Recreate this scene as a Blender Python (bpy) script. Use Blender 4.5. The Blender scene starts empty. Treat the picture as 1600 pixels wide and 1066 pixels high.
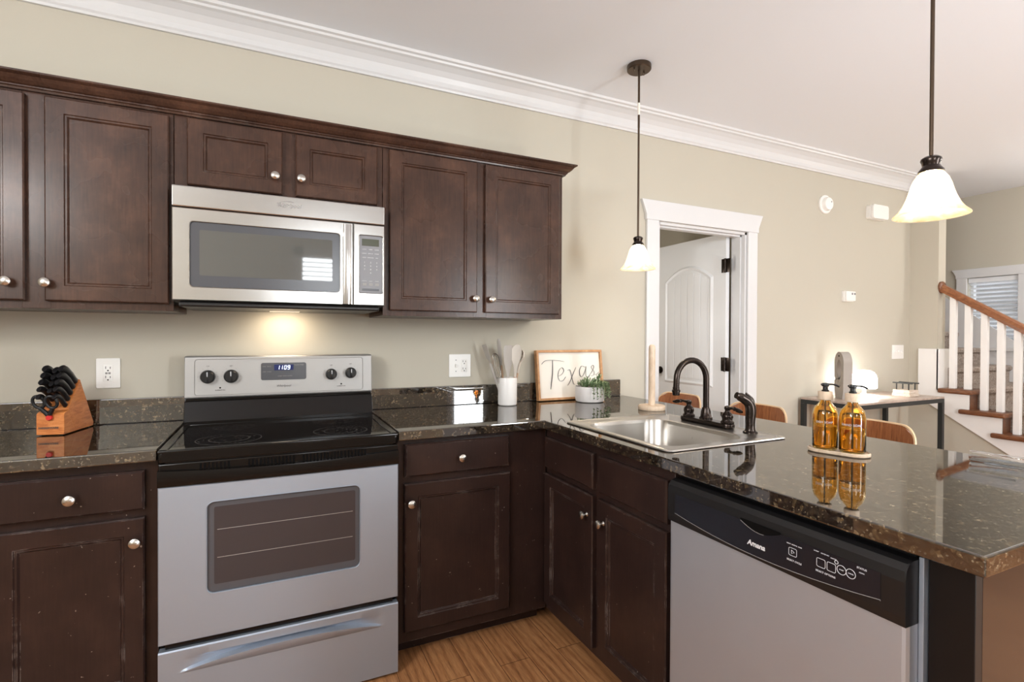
import bpy, bmesh, math, random
from mathutils import Vector, Matrix
random.seed(7)
SC = bpy.context.scene
COL = SC.collection
PI = math.pi
R = math.radians

# ------------------------------------------------------------------ camera
cd = bpy.data.cameras.new('camera')
cam = bpy.data.objects.new('camera', cd)
COL.objects.link(cam)
cd.sensor_width = 36.0
cd.lens = 36.0 * 802.78 / 1600.0
cd.clip_start = 0.02
_y, _p, _r = R(25.2532), R(-0.4916), R(0.2315)
_f = Vector((math.sin(_y) * math.cos(_p), math.cos(_y) * math.cos(_p), math.sin(_p)))
_rt = Vector((math.cos(_y), -math.sin(_y), 0))
_up = _rt.cross(_f)
_rt, _up = _rt * math.cos(_r) + _up * math.sin(_r), _up * math.cos(_r) - _rt * math.sin(_r)
CAMPOS = Vector((-0.0599, -2.5947, 1.2765))
cam.matrix_world = Matrix(((_rt.x, _up.x, -_f.x, CAMPOS.x), (_rt.y, _up.y, -_f.y, CAMPOS.y), (_rt.z, _up.z, -_f.z, CAMPOS.z), (0, 0, 0, 1)))
SC.camera = cam

# ------------------------------------------------------------------ world, daylight, exposure
SC.view_settings.view_transform = 'Standard'
SC.view_settings.look = 'None'
SC.view_settings.gamma = 1.0
SC.view_settings.exposure = 0.1
SC.cycles.max_bounces = 10
SC.cycles.diffuse_bounces = 6
SC.cycles.glossy_bounces = 5
SC.cycles.transmission_bounces = 8
SC.cycles.transparent_max_bounces = 12
SC.cycles.sample_clamp_indirect = 6.0
SC.cycles.caustics_reflective = False
SC.cycles.caustics_refractive = False
w = bpy.data.worlds.new('daylight_sky')
SC.world = w
w.use_nodes = True
bg = w.node_tree.nodes['Background']
bg.inputs[0].default_value = (0.86, 0.93, 1.0, 1)
bg.inputs[1].default_value = 2.2


def area(name, loc, direction, sx, sy, power, color=(1, 1, 1), spread=180):
    l = bpy.data.lights.new(name, 'AREA')
    l.shape = 'RECTANGLE'
    l.size = sx
    l.size_y = sy
    l.energy = power
    l.color = color
    l.spread = R(spread)
    o = bpy.data.objects.new(name, l)
    COL.objects.link(o)
    o.location = loc
    o.rotation_euler = Vector(direction).to_track_quat('-Z', 'Y').to_euler()
    return o


def point(name, loc, power, color=(1, 1, 1), radius=0.02):
    l = bpy.data.lights.new(name, 'POINT')
    l.energy = power
    l.color = color
    l.shadow_soft_size = radius
    o = bpy.data.objects.new(name, l)
    COL.objects.link(o)
    o.location = loc
    return o


YF = -3.95      # wall behind the camera
XL = -2.3      # wall left of the kitchen
XR = 6.2       # far wall beyond the stairs
XS = 5.02      # wall and stair side at the right
ZC = 2.68
# daylight entering by the windows and glass door in the wall behind the camera
area('daylight_window', (0.55, YF - 0.12, 1.84), (0, 1, 0), 0.6, 0.6, 26, (0.92, 0.97, 1.0))
area('daylight_glass_door', (2.38, YF - 0.12, 1.05), (0, 1, 0), 0.45, 2.0, 84, (0.92, 0.97, 1.0))
area('daylight_side_window', (XL - 0.1, -2.9, 2.0), (1, 0, 0), 1.3, 0.44, 48, (0.94, 0.98, 1.0))
# unseen point lights added to brighten ceiling and walls, no fittings modelled
point('kitchen_fill_light', (-1.55, -2.3, 2.1), 50, (1.0, 0.99, 0.985), 0.16)
point('living_fill_light', (4.2, -2.9, 2.05), 44, (1.0, 0.99, 0.985), 0.16)
point('stair_fill_light', (5.5, -1.5, 2.3), 22, (1.0, 0.97, 0.92), 0.12)  # added to lift the far wall beyond the stairs

# ------------------------------------------------------------------ materials
MATS = {}


def mat(name, color, rough=0.5, metal=0.0, spec=0.5, ior=None, coat=0.0, emit=None, estr=0.0, trans=0.0, alpha=1.0):
    m = bpy.data.materials.new(name)
    m.use_nodes = True
    b = m.node_tree.nodes['Principled BSDF']
    b.inputs['Base Color'].default_value = (*color, 1)
    b.inputs['Roughness'].default_value = rough
    b.inputs['Metallic'].default_value = metal
    b.inputs['Specular IOR Level'].default_value = spec
    if ior:
        b.inputs['IOR'].default_value = ior
    b.inputs['Coat Weight'].default_value = coat
    b.inputs['Coat Roughness'].default_value = 0.05
    b.inputs['Transmission Weight'].default_value = trans
    b.inputs['Alpha'].default_value = alpha
    if emit:
        b.inputs['Emission Color'].default_value = (*emit, 1)
        b.inputs['Emission Strength'].default_value = estr
    MATS[name] = m
    return m


def srgb(r, g, b):
    f = lambda c: (c / 255) / 12.92 if c / 255 <= 0.04045 else ((c / 255 + 0.055) / 1.055) ** 2.4
    return (f(r), f(g), f(b))


def nt(m):
    t = m.node_tree
    return t, t.nodes['Principled BSDF'], t.nodes.new, t.links.new


def texco(m, scale=(1, 1, 1), rot=(0, 0, 0)):
    t, b, N, L = nt(m)
    tc = N('ShaderNodeTexCoord')
    mp = N('ShaderNodeMapping')
    mp.inputs['Scale'].default_value = scale
    mp.inputs['Rotation'].default_value = rot
    L(tc.outputs['Object'], mp.inputs['Vector'])
    return mp.outputs['Vector']


def ramp(m, fac, stops, interp='LINEAR'):
    t, b, N, L = nt(m)
    r = N('ShaderNodeValToRGB')
    r.color_ramp.interpolation = interp
    el = r.color_ramp.elements
    while len(el) < len(stops):
        el.new(0.5)
    for e, (p, c) in zip(el, stops):
        e.position = p
        e.color = (*c, 1) if len(c) == 3 else c
    L(fac, r.inputs['Fac'])
    return r.outputs['Color']


def mix(m, fac, a, b_, mode='MIX'):
    t, b, N, L = nt(m)
    x = N('ShaderNodeMix')
    x.data_type = 'RGBA'
    x.blend_type = mode
    for s, v in ((0, fac), (6, a), (7, b_)):
        if hasattr(v, 'links'):
            L(v, x.inputs[s])
        elif s == 0:
            x.inputs[0].default_value = v
        else:
            x.inputs[s].default_value = (*v, 1)
    return x.outputs[2]


def noise(m, vec, scale, detail=3, rough=0.5, dist=0.0):
    t, b, N, L = nt(m)
    n = N('ShaderNodeTexNoise')
    n.inputs['Scale'].default_value = scale
    n.inputs['Detail'].default_value = detail
    n.inputs['Roughness'].default_value = rough
    n.inputs['Distortion'].default_value = dist
    L(vec, n.inputs['Vector'])
    return n.outputs['Fac']


def bump(m, h, strength=0.1, dist=0.01):
    t, b, N, L = nt(m)
    n = N('ShaderNodeBump')
    n.inputs['Strength'].default_value = strength
    n.inputs['Distance'].default_value = dist
    L(h, n.inputs['Height'])
    L(n.outputs['Normal'], b.inputs['Normal'])


WALL = mat('painted_wall', srgb(193, 187, 173), 0.75, spec=0.25)
bump(WALL, noise(WALL, texco(WALL), 180, 4), 0.04, 0.002)
CEIL = mat('painted_ceiling', srgb(240, 244, 250), 0.85, spec=0.2)
bump(CEIL, noise(CEIL, texco(CEIL), 120, 4), 0.04, 0.002)
TRIM = mat('white_trim_paint', srgb(216, 216, 217), 0.35)
DOORW = mat('white_door_paint', srgb(236, 237, 239), 0.4)
BALW = mat('baluster_white_paint', srgb(240, 238, 236), 0.4)

FLOOR = mat('wood_laminate', (0.3, 0.15, 0.07), 0.38)


def _floor():
    m = FLOOR
    t, b, N, L = nt(m)
    v = texco(m, rot=(0, 0, PI / 2))
    br = N('ShaderNodeTexBrick')
    br.offset = 0.37
    br.inputs['Color1'].default_value = (0.3, 0.3, 0.3, 1)
    br.inputs['Color2'].default_value = (0.75, 0.75, 0.75, 1)
    br.inputs['Mortar'].default_value = (0.0, 0.0, 0.0, 1)
    br.inputs['Scale'].default_value = 1.0
    br.inputs['Mortar Size'].default_value = 0.0012
    br.inputs['Brick Width'].default_value = 1.25
    br.inputs['Row Height'].default_value = 0.125
    L(v, br.inputs['Vector'])
    # long grain along y
    off = N('ShaderNodeVectorMath')
    off.operation = 'ADD'
    L(texco(m, (9, 1.0, 1)), off.inputs[0])
    sc = N('ShaderNodeVectorMath')
    sc.operation = 'SCALE'
    sc.inputs['Scale'].default_value = 13.0
    L(br.outputs['Color'], sc.inputs[0])
    L(sc.outputs[0], off.inputs[1])
    g1 = noise(m, off.outputs[0], 2.2, 5, 0.6, 1.2)
    wv = N('ShaderNodeTexWave')
    wv.wave_type = 'BANDS'
    wv.bands_direction = 'X'
    wv.inputs['Scale'].default_value = 1.1
    wv.inputs['Distortion'].default_value = 11.0
    wv.inputs['Detail'].default_value = 4
    wv.inputs['Detail Scale'].default_value = 0.9
    L(off.outputs[0], wv.inputs['Vector'])
    fine = noise(m, texco(m, (140, 5, 1)), 3, 4, 0.7)
    a = ramp(m, g1, [(0.3, srgb(112, 66, 38)), (0.5, srgb(170, 114, 70)), (0.7, srgb(206, 152, 102))])
    a = mix(m, 0.45, a, ramp(m, wv.outputs['Fac'], [(0.0, srgb(108, 62, 36)), (0.3, srgb(176, 120, 76)), (1, srgb(200, 146, 98))]))
    a = mix(m, 0.35, a, ramp(m, fine, [(0.35, srgb(104, 62, 36)), (0.6, srgb(206, 150, 102))]))
    a = mix(m, br.outputs['Fac'], a, srgb(80, 46, 28))
    L(a, b.inputs['Base Color'])
    bump(m, fine, 0.08, 0.002)


_floor()


def cabinet_mat(name, dark, mid, light, rough, wear):
    m = mat(name, mid, rough, spec=0.32)
    t, b, N, L = nt(m)
    v = texco(m)
    n1 = noise(m, v, 6, 5, 0.65)
    c = ramp(m, n1, [(0.3, dark), (0.52, mid), (0.75, light)])
    g = noise(m, texco(m, (40, 40, 3)), 4, 3)
    c = mix(m, 0.25, c, ramp(m, g, [(0.3, dark), (0.7, light)]))
    # small nicks in the finish
    sp = noise(m, v, 95, 1)
    k = ramp(m, sp, [(0.82 - wear * 0.04, (0, 0, 0)), (0.86 - wear * 0.04, (1, 1, 1))])
    c = mix(m, k, c, srgb(150, 138, 128)) if wear else c
    # worn edges
    bv = N('ShaderNodeBevel')
    bv.inputs['Radius'].default_value = 0.0035
    bv.samples = 4
    ge = N('ShaderNodeNewGeometry')
    dt = N('ShaderNodeVectorMath')
    dt.operation = 'DOT_PRODUCT'
    L(bv.outputs[0], dt.inputs[0])
    L(ge.outputs['Normal'], dt.inputs[1])
    e = ramp(m, dt.outputs['Value'], [(0.86, (1, 1, 1)), (0.97, (0, 0, 0))])
    pn = noise(m, v, 16, 4, 0.7)
    pk = ramp(m, pn, [(0.56 - 0.05 * wear, (0, 0, 0)), (0.66 - 0.05 * wear, (1, 1, 1))])
    ee = mix(m, 1.0, e, pk, 'MULTIPLY')
    ee = mix(m, 1.0, ee, (0.35 + 0.3 * wear,) * 3, 'MULTIPLY')
    c = mix(m, ee, c, srgb(176, 164, 158))
    L(c, b.inputs['Base Color'])
    rr = noise(m, v, 5, 3)
    mr = N('ShaderNodeMapRange')
    mr.inputs['To Min'].default_value = rough - 0.05
    mr.inputs['To Max'].default_value = rough + 0.06
    L(rr, mr.inputs['Value'])
    L(mr.outputs[0], b.inputs['Roughness'])
    return m


CABU = cabinet_mat('espresso_upper_cabinet', srgb(46, 31, 25), srgb(66, 45, 36), srgb(94, 66, 52), 0.27, 0.0)
CABL = cabinet_mat('espresso_base_cabinet', srgb(36, 25, 23), srgb(46, 32, 29), srgb(60, 42, 36), 0.3, 1.0)

GRAN = mat('polished_granite', (0.03, 0.025, 0.02), 0.03, spec=0.5, ior=2.5)


def _gran():
    m = GRAN
    t, b, N, L = nt(m)
    v = texco(m)
    vo = N('ShaderNodeTexVoronoi')
    vo.inputs['Scale'].default_value = 130
    L(v, vo.inputs['Vector'])
    sep = N('ShaderNodeSeparateColor')
    L(vo.outputs['Color'], sep.inputs[0])
    c = ramp(m, sep.outputs[0], [(0.0, srgb(22, 18, 16)), (0.38, srgb(44, 37, 30)), (0.60, srgb(72, 60, 46)), (0.78, srgb(114, 96, 68)), (0.87, srgb(58, 52, 48)), (0.955, srgb(150, 132, 104))], 'CONSTANT')
    vo2 = N('ShaderNodeTexVoronoi')
    vo2.inputs['Scale'].default_value = 330
    L(v, vo2.inputs['Vector'])
    sep2 = N('ShaderNodeSeparateColor')
    L(vo2.outputs['Color'], sep2.inputs[0])
    c2 = ramp(m, sep2.outputs[1], [(0.0, srgb(20, 17, 15)), (0.5, srgb(54, 45, 37)), (0.8, srgb(84, 73, 57)), (0.95, srgb(168, 155, 132))], 'CONSTANT')
    c = mix(m, 0.45, c, c2)
    n = noise(m, v, 22, 3)
    c = mix(m, ramp(m, n, [(0.4, (0, 0, 0)), (0.62, (0.75, 0.75, 0.75))]), c, srgb(26, 21, 19))
    L(c, b.inputs['Base Color'])


_gran()


def steel(name, base, rough, aniso_axis=(1, 1, 90), stripe=0.12, metal=1.0):
    m = mat(name, base, rough, metal)
    t, b, N, L = nt(m)
    n = noise(m, texco(m, aniso_axis), 8, 3, 0.6)
    mr = N('ShaderNodeMapRange')
    mr.inputs['To Min'].default_value = max(0.05, rough - stripe * 0.5)
    mr.inputs['To Max'].default_value = rough + stripe * 0.5
    L(n, mr.inputs['Value'])
    L(mr.outputs[0], b.inputs['Roughness'])
    bump(m, n, 0.03, 0.0005)
    return m


STEEL = steel('brushed_stainless', srgb(190, 188, 186), 0.24, (2, 2, 120))
SATIN = steel('satin_stainless', srgb(172, 182, 196), 0.5, (2, 2, 140), metal=0.75)
SATIN2 = steel('satin_stainless_warm', srgb(190, 196, 206), 0.45, (90, 2, 2), metal=0.75)
SINK = steel('sink_stainless', srgb(190, 186, 181), 0.3, (3, 60, 3))
NICK = mat('brushed_nickel', srgb(200, 196, 190), 0.27, 1.0)
BLACK = mat('black_enamel', srgb(17, 14, 13), 0.17, spec=0.3)
BLACKP = mat('black_plastic', srgb(22, 21, 22), 0.35)
GLASSK = mat('black_ceramic_glass', srgb(16, 13, 12), 0.06, spec=0.6, ior=1.55)
OVGL = mat('oven_door_glass', srgb(58, 55, 58), 0.1, spec=0.6)
MWGL = mat('microwave_door_glass', srgb(92, 92, 89), 0.035, spec=0.7)
GREYP = mat('grey_plastic', srgb(128, 128, 132), 0.35)
DKGREY = mat('dark_grey_band', srgb(78, 79, 84), 0.25)
LCD = mat('lcd_display', srgb(64, 66, 48), 0.3)
DIGIT = mat('lit_digits', (0.8, 0.85, 1), 0.4, emit=(0.75, 0.85, 1.0), estr=2.5)
LCDB = mat('clock_display', srgb(24, 28, 60), 0.2, emit=(0.05, 0.08, 0.3), estr=0.25)
WHITEP = mat('white_plastic', srgb(240, 238, 234), 0.35)
PRINT = mat('white_print', srgb(225, 225, 228), 0.5)
PRINTD = mat('dark_print', srgb(70, 66, 64), 0.5)
PRINTG = mat('grey_print', srgb(150, 148, 146), 0.5)
BRONZE = mat('oil_rubbed_bronze', srgb(56, 48, 44), 0.24, 0.85)
BRONZEL = mat('pendant_bronze', srgb(86, 72, 60), 0.35, 0.85)
CERW = mat('white_ceramic', srgb(240, 238, 236), 0.35)
POTW = mat('matte_white_pot', srgb(226, 222, 220), 0.6)
PAPER = mat('cream_board', srgb(240, 234, 224), 0.7)
INK = mat('grey_ink', srgb(84, 80, 84), 0.7)
SILI = mat('grey_silicone', srgb(186, 180, 174), 0.5)
SILIL = mat('cream_silicone', srgb(222, 214, 204), 0.5)
RED = mat('red_plastic', srgb(200, 40, 36), 0.4)
BLKMET = mat('black_metal_frame', srgb(44, 46, 46), 0.4, 0.2)
BLKH = mat('black_knife_handle', srgb(26, 25, 27), 0.32)
CONC = mat('grey_stoneware', srgb(168, 160, 152), 0.7)
BULB = mat('lamp_bulb', (1, 0.95, 0.85), 0.4, emit=(1.0, 0.88, 0.70), estr=125)
HOODL = mat('hood_lens', srgb(240, 225, 200), 0.4, emit=(1.0, 0.85, 0.65), estr=0.6)
BGD = steel('backguard_stainless', srgb(176, 174, 172), 0.5, (2, 2, 140), metal=0.7)
LAMPSH = mat('glowing_lamp_glass', (1, 1, 1), 0.4, emit=(1.0, 0.97, 0.92), estr=11)
VINYL = mat('blind_vinyl', srgb(238, 240, 243), 0.4)
SOILD = mat('dark_soil', srgb(50, 40, 32), 0.9)
SHADOWGAP = mat('dark_gap', srgb(9, 8, 8), 0.8, spec=0.1)


def woodmat(name, c1, c2, c3, axis, rough=0.45, scale=6):
    m = mat(name, c2, rough)
    t, b, N, L = nt(m)
    n = noise(m, texco(m, axis), scale, 5, 0.65, 0.8)
    L(ramp(m, n, [(0.3, c1), (0.5, c2), (0.7, c3)]), b.inputs['Base Color'])
    return m


BLOCK = woodmat('orange_block_wood', srgb(176, 96, 44), srgb(206, 126, 66), srgb(222, 148, 88), (3, 3, 12), 0.4)
FRAMEW = woodmat('light_frame_wood', srgb(168, 116, 72), srgb(190, 140, 94), srgb(208, 162, 116), (4, 4, 4), 0.5)
BEECH = woodmat('pale_beech', srgb(206, 178, 150), srgb(222, 198, 172), srgb(232, 210, 186), (8, 8, 3), 0.5)
BEECHH = woodmat('beech_handle', srgb(176, 142, 116), srgb(192, 160, 134), srgb(206, 178, 150), (20, 20, 4), 0.5)
WALNUT = woodmat('walnut_veneer', srgb(116, 66, 36), srgb(152, 92, 54), srgb(176, 116, 72), (3, 26, 2), 0.4)
PLYEDGE = mat('pale_plywood_edge', srgb(222, 190, 152), 0.5)
STAIRW = woodmat('stained_stair_wood', srgb(92, 54, 34), srgb(118, 74, 48), srgb(142, 94, 62), (20, 3, 20), 0.35)
RAILW = woodmat('stained_rail_wood', srgb(112, 66, 40), srgb(140, 88, 56), srgb(164, 110, 72), (20, 3, 6), 0.3)
TABLET = woodmat('greyed_table_wood', srgb(150, 132, 120), srgb(178, 160, 148), srgb(196, 180, 168), (2, 16, 2), 0.4)
DRIFT = woodmat('whitewashed_wood', srgb(178, 156, 136), srgb(206, 190, 174), srgb(226, 216, 206), (3, 20, 20), 0.6)
LEAF = mat('succulent_leaf', srgb(98, 122, 82), 0.5)
LEAF2 = mat('pale_succulent_leaf', srgb(158, 174, 136), 0.5)
CARPET = mat('beige_carpet', srgb(158, 142, 130), 0.95, spec=0.1)
_n = noise(CARPET, texco(CARPET), 70, 4, 0.8)
nt(CARPET)[3](ramp(CARPET, _n, [(0.3, srgb(120, 104, 94)), (0.5, srgb(182, 168, 158)), (0.7, srgb(220, 210, 202))]), nt(CARPET)[1].inputs['Base Color'])
bump(CARPET, _n, 0.8, 0.02)


def glassy(name, color, rough=0.0, ior=1.45):
    return mat(name, color, rough, trans=1.0, ior=ior)


AMBER = glassy('amber_glass', (0.96, 0.66, 0.22))
SOAPL = glassy('amber_soap', (0.97, 0.72, 0.28), 0.03, 1.34)
CLEARP = glassy('clear_plastic', (0.97, 0.98, 0.98), 0.06, 1.4)


def paneglass():
    m = bpy.data.materials.new('window_glass')
    m.use_nodes = True
    t = m.node_tree
    t.nodes.clear()
    o = t.nodes.new('ShaderNodeOutputMaterial')
    a = t.nodes.new('ShaderNodeBsdfTransparent')
    g = t.nodes.new('ShaderNodeBsdfGlossy')
    g.inputs['Roughness'].default_value = 0.0
    mx = t.nodes.new('ShaderNodeMixShader')
    mx.inputs[0].default_value = 0.06
    t.links.new(a.outputs[0], mx.inputs[1])
    t.links.new(g.outputs[0], mx.inputs[2])
    t.links.new(mx.outputs[0], o.inputs[0])
    return m


PANE = paneglass()


def alabaster():
    m = bpy.data.materials.new('alabaster_glass')
    m.use_nodes = True
    t = m.node_tree
    b = t.nodes['Principled BSDF']
    b.inputs['Roughness'].default_value = 0.2
    tr = t.nodes.new('ShaderNodeBsdfTranslucent')
    tp = t.nodes.new('ShaderNodeBsdfTransparent')
    m1 = t.nodes.new('ShaderNodeMixShader')
    m2 = t.nodes.new('ShaderNodeMixShader')
    o = [n for n in t.nodes if n.type == 'OUTPUT_MATERIAL'][0]
    tc = t.nodes.new('ShaderNodeTexCoord')
    n = t.nodes.new('ShaderNodeTexNoise')
    n.inputs['Scale'].default_value = 14
    n.inputs['Detail'].default_value = 4
    n.inputs['Distortion'].default_value = 2.5
    t.links.new(tc.outputs['Object'], n.inputs['Vector'])
    r = t.nodes.new('ShaderNodeValToRGB')
    r.color_ramp.elements[0].position = 0.38
    r.color_ramp.elements[0].color = (*srgb(196, 178, 146), 1)
    r.color_ramp.elements[1].position = 0.62
    r.color_ramp.elements[1].color = (*srgb(218, 208, 188), 1)
    t.links.new(n.outputs['Fac'], r.inputs['Fac'])
    t.links.new(r.outputs[0], b.inputs['Base Color'])
    t.links.new(r.outputs[0], tr.inputs['Color'])
    tp.inputs['Color'].default_value = (1, 0.95, 0.86, 1)
    m1.inputs[0].default_value = 0.5
    t.links.new(b.outputs[0], m1.inputs[1])
    t.links.new(tr.outputs[0], m1.inputs[2])
    m2.inputs[0].default_value = 0.42
    t.links.new(m1.outputs[0], m2.inputs[1])
    t.links.new(tp.outputs[0], m2.inputs[2])
    t.links.new(m2.outputs[0], o.inputs[0])
    return m


ALAB = alabaster()

# ------------------------------------------------------------------ mesh helpers


def NB():
    return bmesh.new()


def obj(name, bm, m, parent=None, smooth=None, kind=None):
    me = bpy.data.meshes.new(name)
    bmesh.ops.recalc_face_normals(bm, faces=bm.faces)
    bm.to_mesh(me)
    bm.free()
    me.materials.append(m)
    if smooth is not None:
        for p in me.polygons:
            p.use_smooth = True
        me.set_sharp_from_angle(angle=R(smooth))
        for p in me.polygons:
            if p.area > 0.004:      # broad flat faces keep their own normal
                p.use_smooth = False
    o = bpy.data.objects.new(name, me)
    COL.objects.link(o)
    if parent:
        put_under(o, parent)
    if kind:
        o['kind'] = kind
    return o


def wm(o):
    m = o.matrix_basis.copy()
    if o.parent:
        m = wm(o.parent) @ o.matrix_parent_inverse @ m
    return m


def put_under(o, parent):
    o.parent = parent
    o.matrix_parent_inverse = wm(parent).inverted()


def tag(o, label, cat, group=None):
    o['label'] = label
    o['category'] = cat
    if group:
        o['group'] = group
    return o


def thing(name, label, cat, loc=(0, 0, 0), group=None):
    o = bpy.data.objects.new(name, None)
    o.empty_display_size = 0.05
    COL.objects.link(o)
    o.location = loc
    return tag(o, label, cat, group)


def struct(name, bm, m, parent=None, smooth=None):
    o = obj(name, bm, m, parent, smooth)
    if not parent:
        o['kind'] = 'structure'
    return o


def copy_tree(o, parent=None):
    c = o.copy()
    COL.objects.link(c)
    if parent:
        c.parent = parent
    for ch in [x for x in o.children]:
        copy_tree(ch, c)
    return c


def box(bm, x0, x1, y0, y1, z0, z1, bev=0.0, seg=2, M=None):
    b = bmesh.new()
    bmesh.ops.create_cube(b, size=1)
    for v in b.verts:
        v.co = Vector(((x0 + x1) / 2 + v.co.x * abs(x1 - x0), (y0 + y1) / 2 + v.co.y * abs(y1 - y0), (z0 + z1) / 2 + v.co.z * abs(z1 - z0)))
    if bev:
        bmesh.ops.bevel(b, geom=list(b.edges), offset=bev, segments=seg, affect='EDGES', profile=0.5)
    merge(bm, b, M)
    return bm


def merge(bm, b, M=None):
    if M is not None:
        bmesh.ops.transform(b, matrix=M, verts=b.verts)
    vm = {}
    for v in b.verts:
        vm[v] = bm.verts.new(v.co)
    for f in b.faces:
        try:
            bm.faces.new([vm[v] for v in f.verts])
        except ValueError:
            pass
    b.free()


def B(x0, x1, y0, y1, z0, z1, bev=0.0, seg=2):
    return box(NB(), x0, x1, y0, y1, z0, z1, bev, seg)


def loft(bm, loops, closed=True, cap0=True, cap1=True):
    rows = [[bm.verts.new(p) for p in lp] for lp in loops]
    n = len(rows[0])
    for a, b in zip(rows, rows[1:]):
        for i in range(n if closed else n - 1):
            j = (i + 1) % n
            bm.faces.new((a[i], a[j], b[j], b[i]))
    if cap0:
        bm.faces.new(rows[0])
    if cap1:
        bm.faces.new(list(reversed(rows[-1])))
    return bm


def lathe(bm, prof, center=(0, 0, 0), axis=(0, 0, 1), seg=24, cap0=True, cap1=True):
    q = Vector((0, 0, 1)).rotation_difference(Vector(axis).normalized())
    c = Vector(center)
    loops = []
    for r, z in prof:
        loops.append([c + q @ Vector((r * math.cos(2 * PI * i / seg), r * math.sin(2 * PI * i / seg), z)) for i in range(seg)])
    return loft(bm, loops, True, cap0, cap1)


def tube(bm, pts, rad, seg=10, cap=True):
    pts = [Vector(p) for p in pts]
    if not hasattr(rad, '__len__'):
        rad = [rad] * len(pts)
    loops = []
    up = None
    for i, p in enumerate(pts):
        d = (pts[min(i + 1, len(pts) - 1)] - pts[max(i - 1, 0)]).normalized()
        if up is None:
            up = Vector((0, 0, 1)) if abs(d.z) < 0.9 else Vector((1, 0, 0))
        s = d.cross(up).normalized()
        up = s.cross(d).normalized()
        r = rad[i]
        r = r if hasattr(r, '__len__') else (r, r)
        loops.append([p + s * r[0] * math.cos(2 * PI * k / seg) + up * r[1] * math.sin(2 * PI * k / seg) for k in range(seg)])
    return loft(bm, loops, True, cap, cap)


def spline(pts, n=8):
    pts = [Vector(p) for p in pts]
    P = [pts[0]] + pts + [pts[-1]]
    out = []
    for i in range(1, len(P) - 2):
        for k in range(n):
            t = k / n
            a, b, c, d = P[i - 1], P[i], P[i + 1], P[i + 2]
            out.append(0.5 * ((2 * b) + (c - a) * t + (2 * a - 5 * b + 4 * c - d) * t * t + (3 * b - a - 3 * c + d) * t ** 3))
    out.append(pts[-1])
    return out


def rrect(u0, u1, v0, v1, r, n=5):
    out = []
    for cx, cy, a0 in ((u1 - r, v1 - r, 0), (u0 + r, v1 - r, 90), (u0 + r, v0 + r, 180), (u1 - r, v0 + r, 270)):
        for k in range(n + 1):
            a = R(a0 + 90 * k / n)
            out.append((cx + r * math.cos(a), cy + r * math.sin(a)))
    return out


def prism(bm, poly, mapf, d0, d1, bev=0.0):
    """poly in (u,v), mapf(u,v,d)->world."""
    b = bmesh.new()
    loft(b, [[mapf(u, v, d0) for u, v in poly], [mapf(u, v, d1) for u, v in poly]])
    if bev:
        b.normal_update()
        bmesh.ops.recalc_face_normals(b, faces=b.faces)
        ed = [e for e in b.edges if len(e.link_faces) == 2 and e.calc_face_angle() > R(50)]
        bmesh.ops.bevel(b, geom=ed, offset=bev, segments=2, affect='EDGES', profile=0.5)
    merge(bm, b)
    return bm


def face_y(yf):      # looking at -y: u = x, v = z, d out towards the viewer
    return lambda u, v, d: Vector((u, yf - d, v))


def face_x(xf):      # looking at +x: u = y, v = z, d out towards -x
    return lambda u, v, d: Vector((xf - d, u, v))


def flat(z):         # u = x, v = y, d up
    return lambda u, v, d: Vector((u, v, z + d))


def panel_door(bm, mp, u0, u1, v0, v1, t=0.02, fr=0.052):
    """framed cabinet door with a moulded inner bead round a recessed flat panel."""
    def rc(i, d):
        return [mp(u0 + i, v0 + i, d), mp(u1 - i, v0 + i, d), mp(u1 - i, v1 - i, d), mp(u0 + i, v1 - i, d)]
    loops = [rc(0, 0), rc(0, t - 0.004), rc(0.004, t), rc(fr, t), rc(fr + 0.003, t - 0.004), rc(fr + 0.008, t - 0.004), rc(fr + 0.013, t - 0.0105)]
    loft(bm, loops)
    return bm


def slab_front(bm, mp, u0, u1, v0, v1, t=0.02):
    def rc(i, d):
        return [mp(u0 + i, v0 + i, d), mp(u1 - i, v0 + i, d), mp(u1 - i, v1 - i, d), mp(u0 + i, v1 - i, d)]
    loft(bm, [rc(0, 0), rc(0, t - 0.005), rc(0.006, t)])
    return bm


def knob(parent, pos, axis):
    b = NB()
    lathe(b, [(0.009, 0), (0.006, 0.004), (0.0055, 0.012), (0.0125, 0.016), (0.0165, 0.021), (0.0155, 0.026), (0.010, 0.030), (0.004, 0.0315)], pos, axis, 18)
    return obj('knob', b, NICK, parent, 40)


def text(name, s, size, m, parent, pos, X, Y, extrude=0.0004, shear=0.0, sx=1.0, bold=0.0, align='CENTER'):
    cu = bpy.data.curves.new('lettering_curve', 'FONT')
    cu.body = s
    cu.size = size
    cu.extrude = extrude
    cu.offset = bold
    cu.shear = shear
    cu.align_x = align
    cu.align_y = 'CENTER'
    cu.resolution_u = 3
    t = bpy.data.objects.new('lettering_tmp', cu)
    COL.objects.link(t)
    dg = bpy.context.evaluated_depsgraph_get()
    me = bpy.data.meshes.new_from_object(t.evaluated_get(dg))
    bpy.data.objects.remove(t)
    bpy.data.curves.remove(cu)
    X = Vector(X).normalized()
    Y = Vector(Y).normalized()
    Z = X.cross(Y)
    M = Matrix(((X.x * sx, Y.x, Z.x, pos[0]), (X.y * sx, Y.y, Z.y, pos[1]), (X.z * sx, Y.z, Z.z, pos[2]), (0, 0, 0, 1)))
    me.transform(M)
    me.materials.clear()
    me.materials.append(m)
    o = bpy.data.objects.new(name, me)
    COL.objects.link(o)
    put_under(o, parent)
    return o


TX, TZ = (1, 0, 0), (0, 0, 1)     # lettering on faces that look at -y
SX = (0, -1, 0)                   # lettering on faces that look at -x

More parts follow.
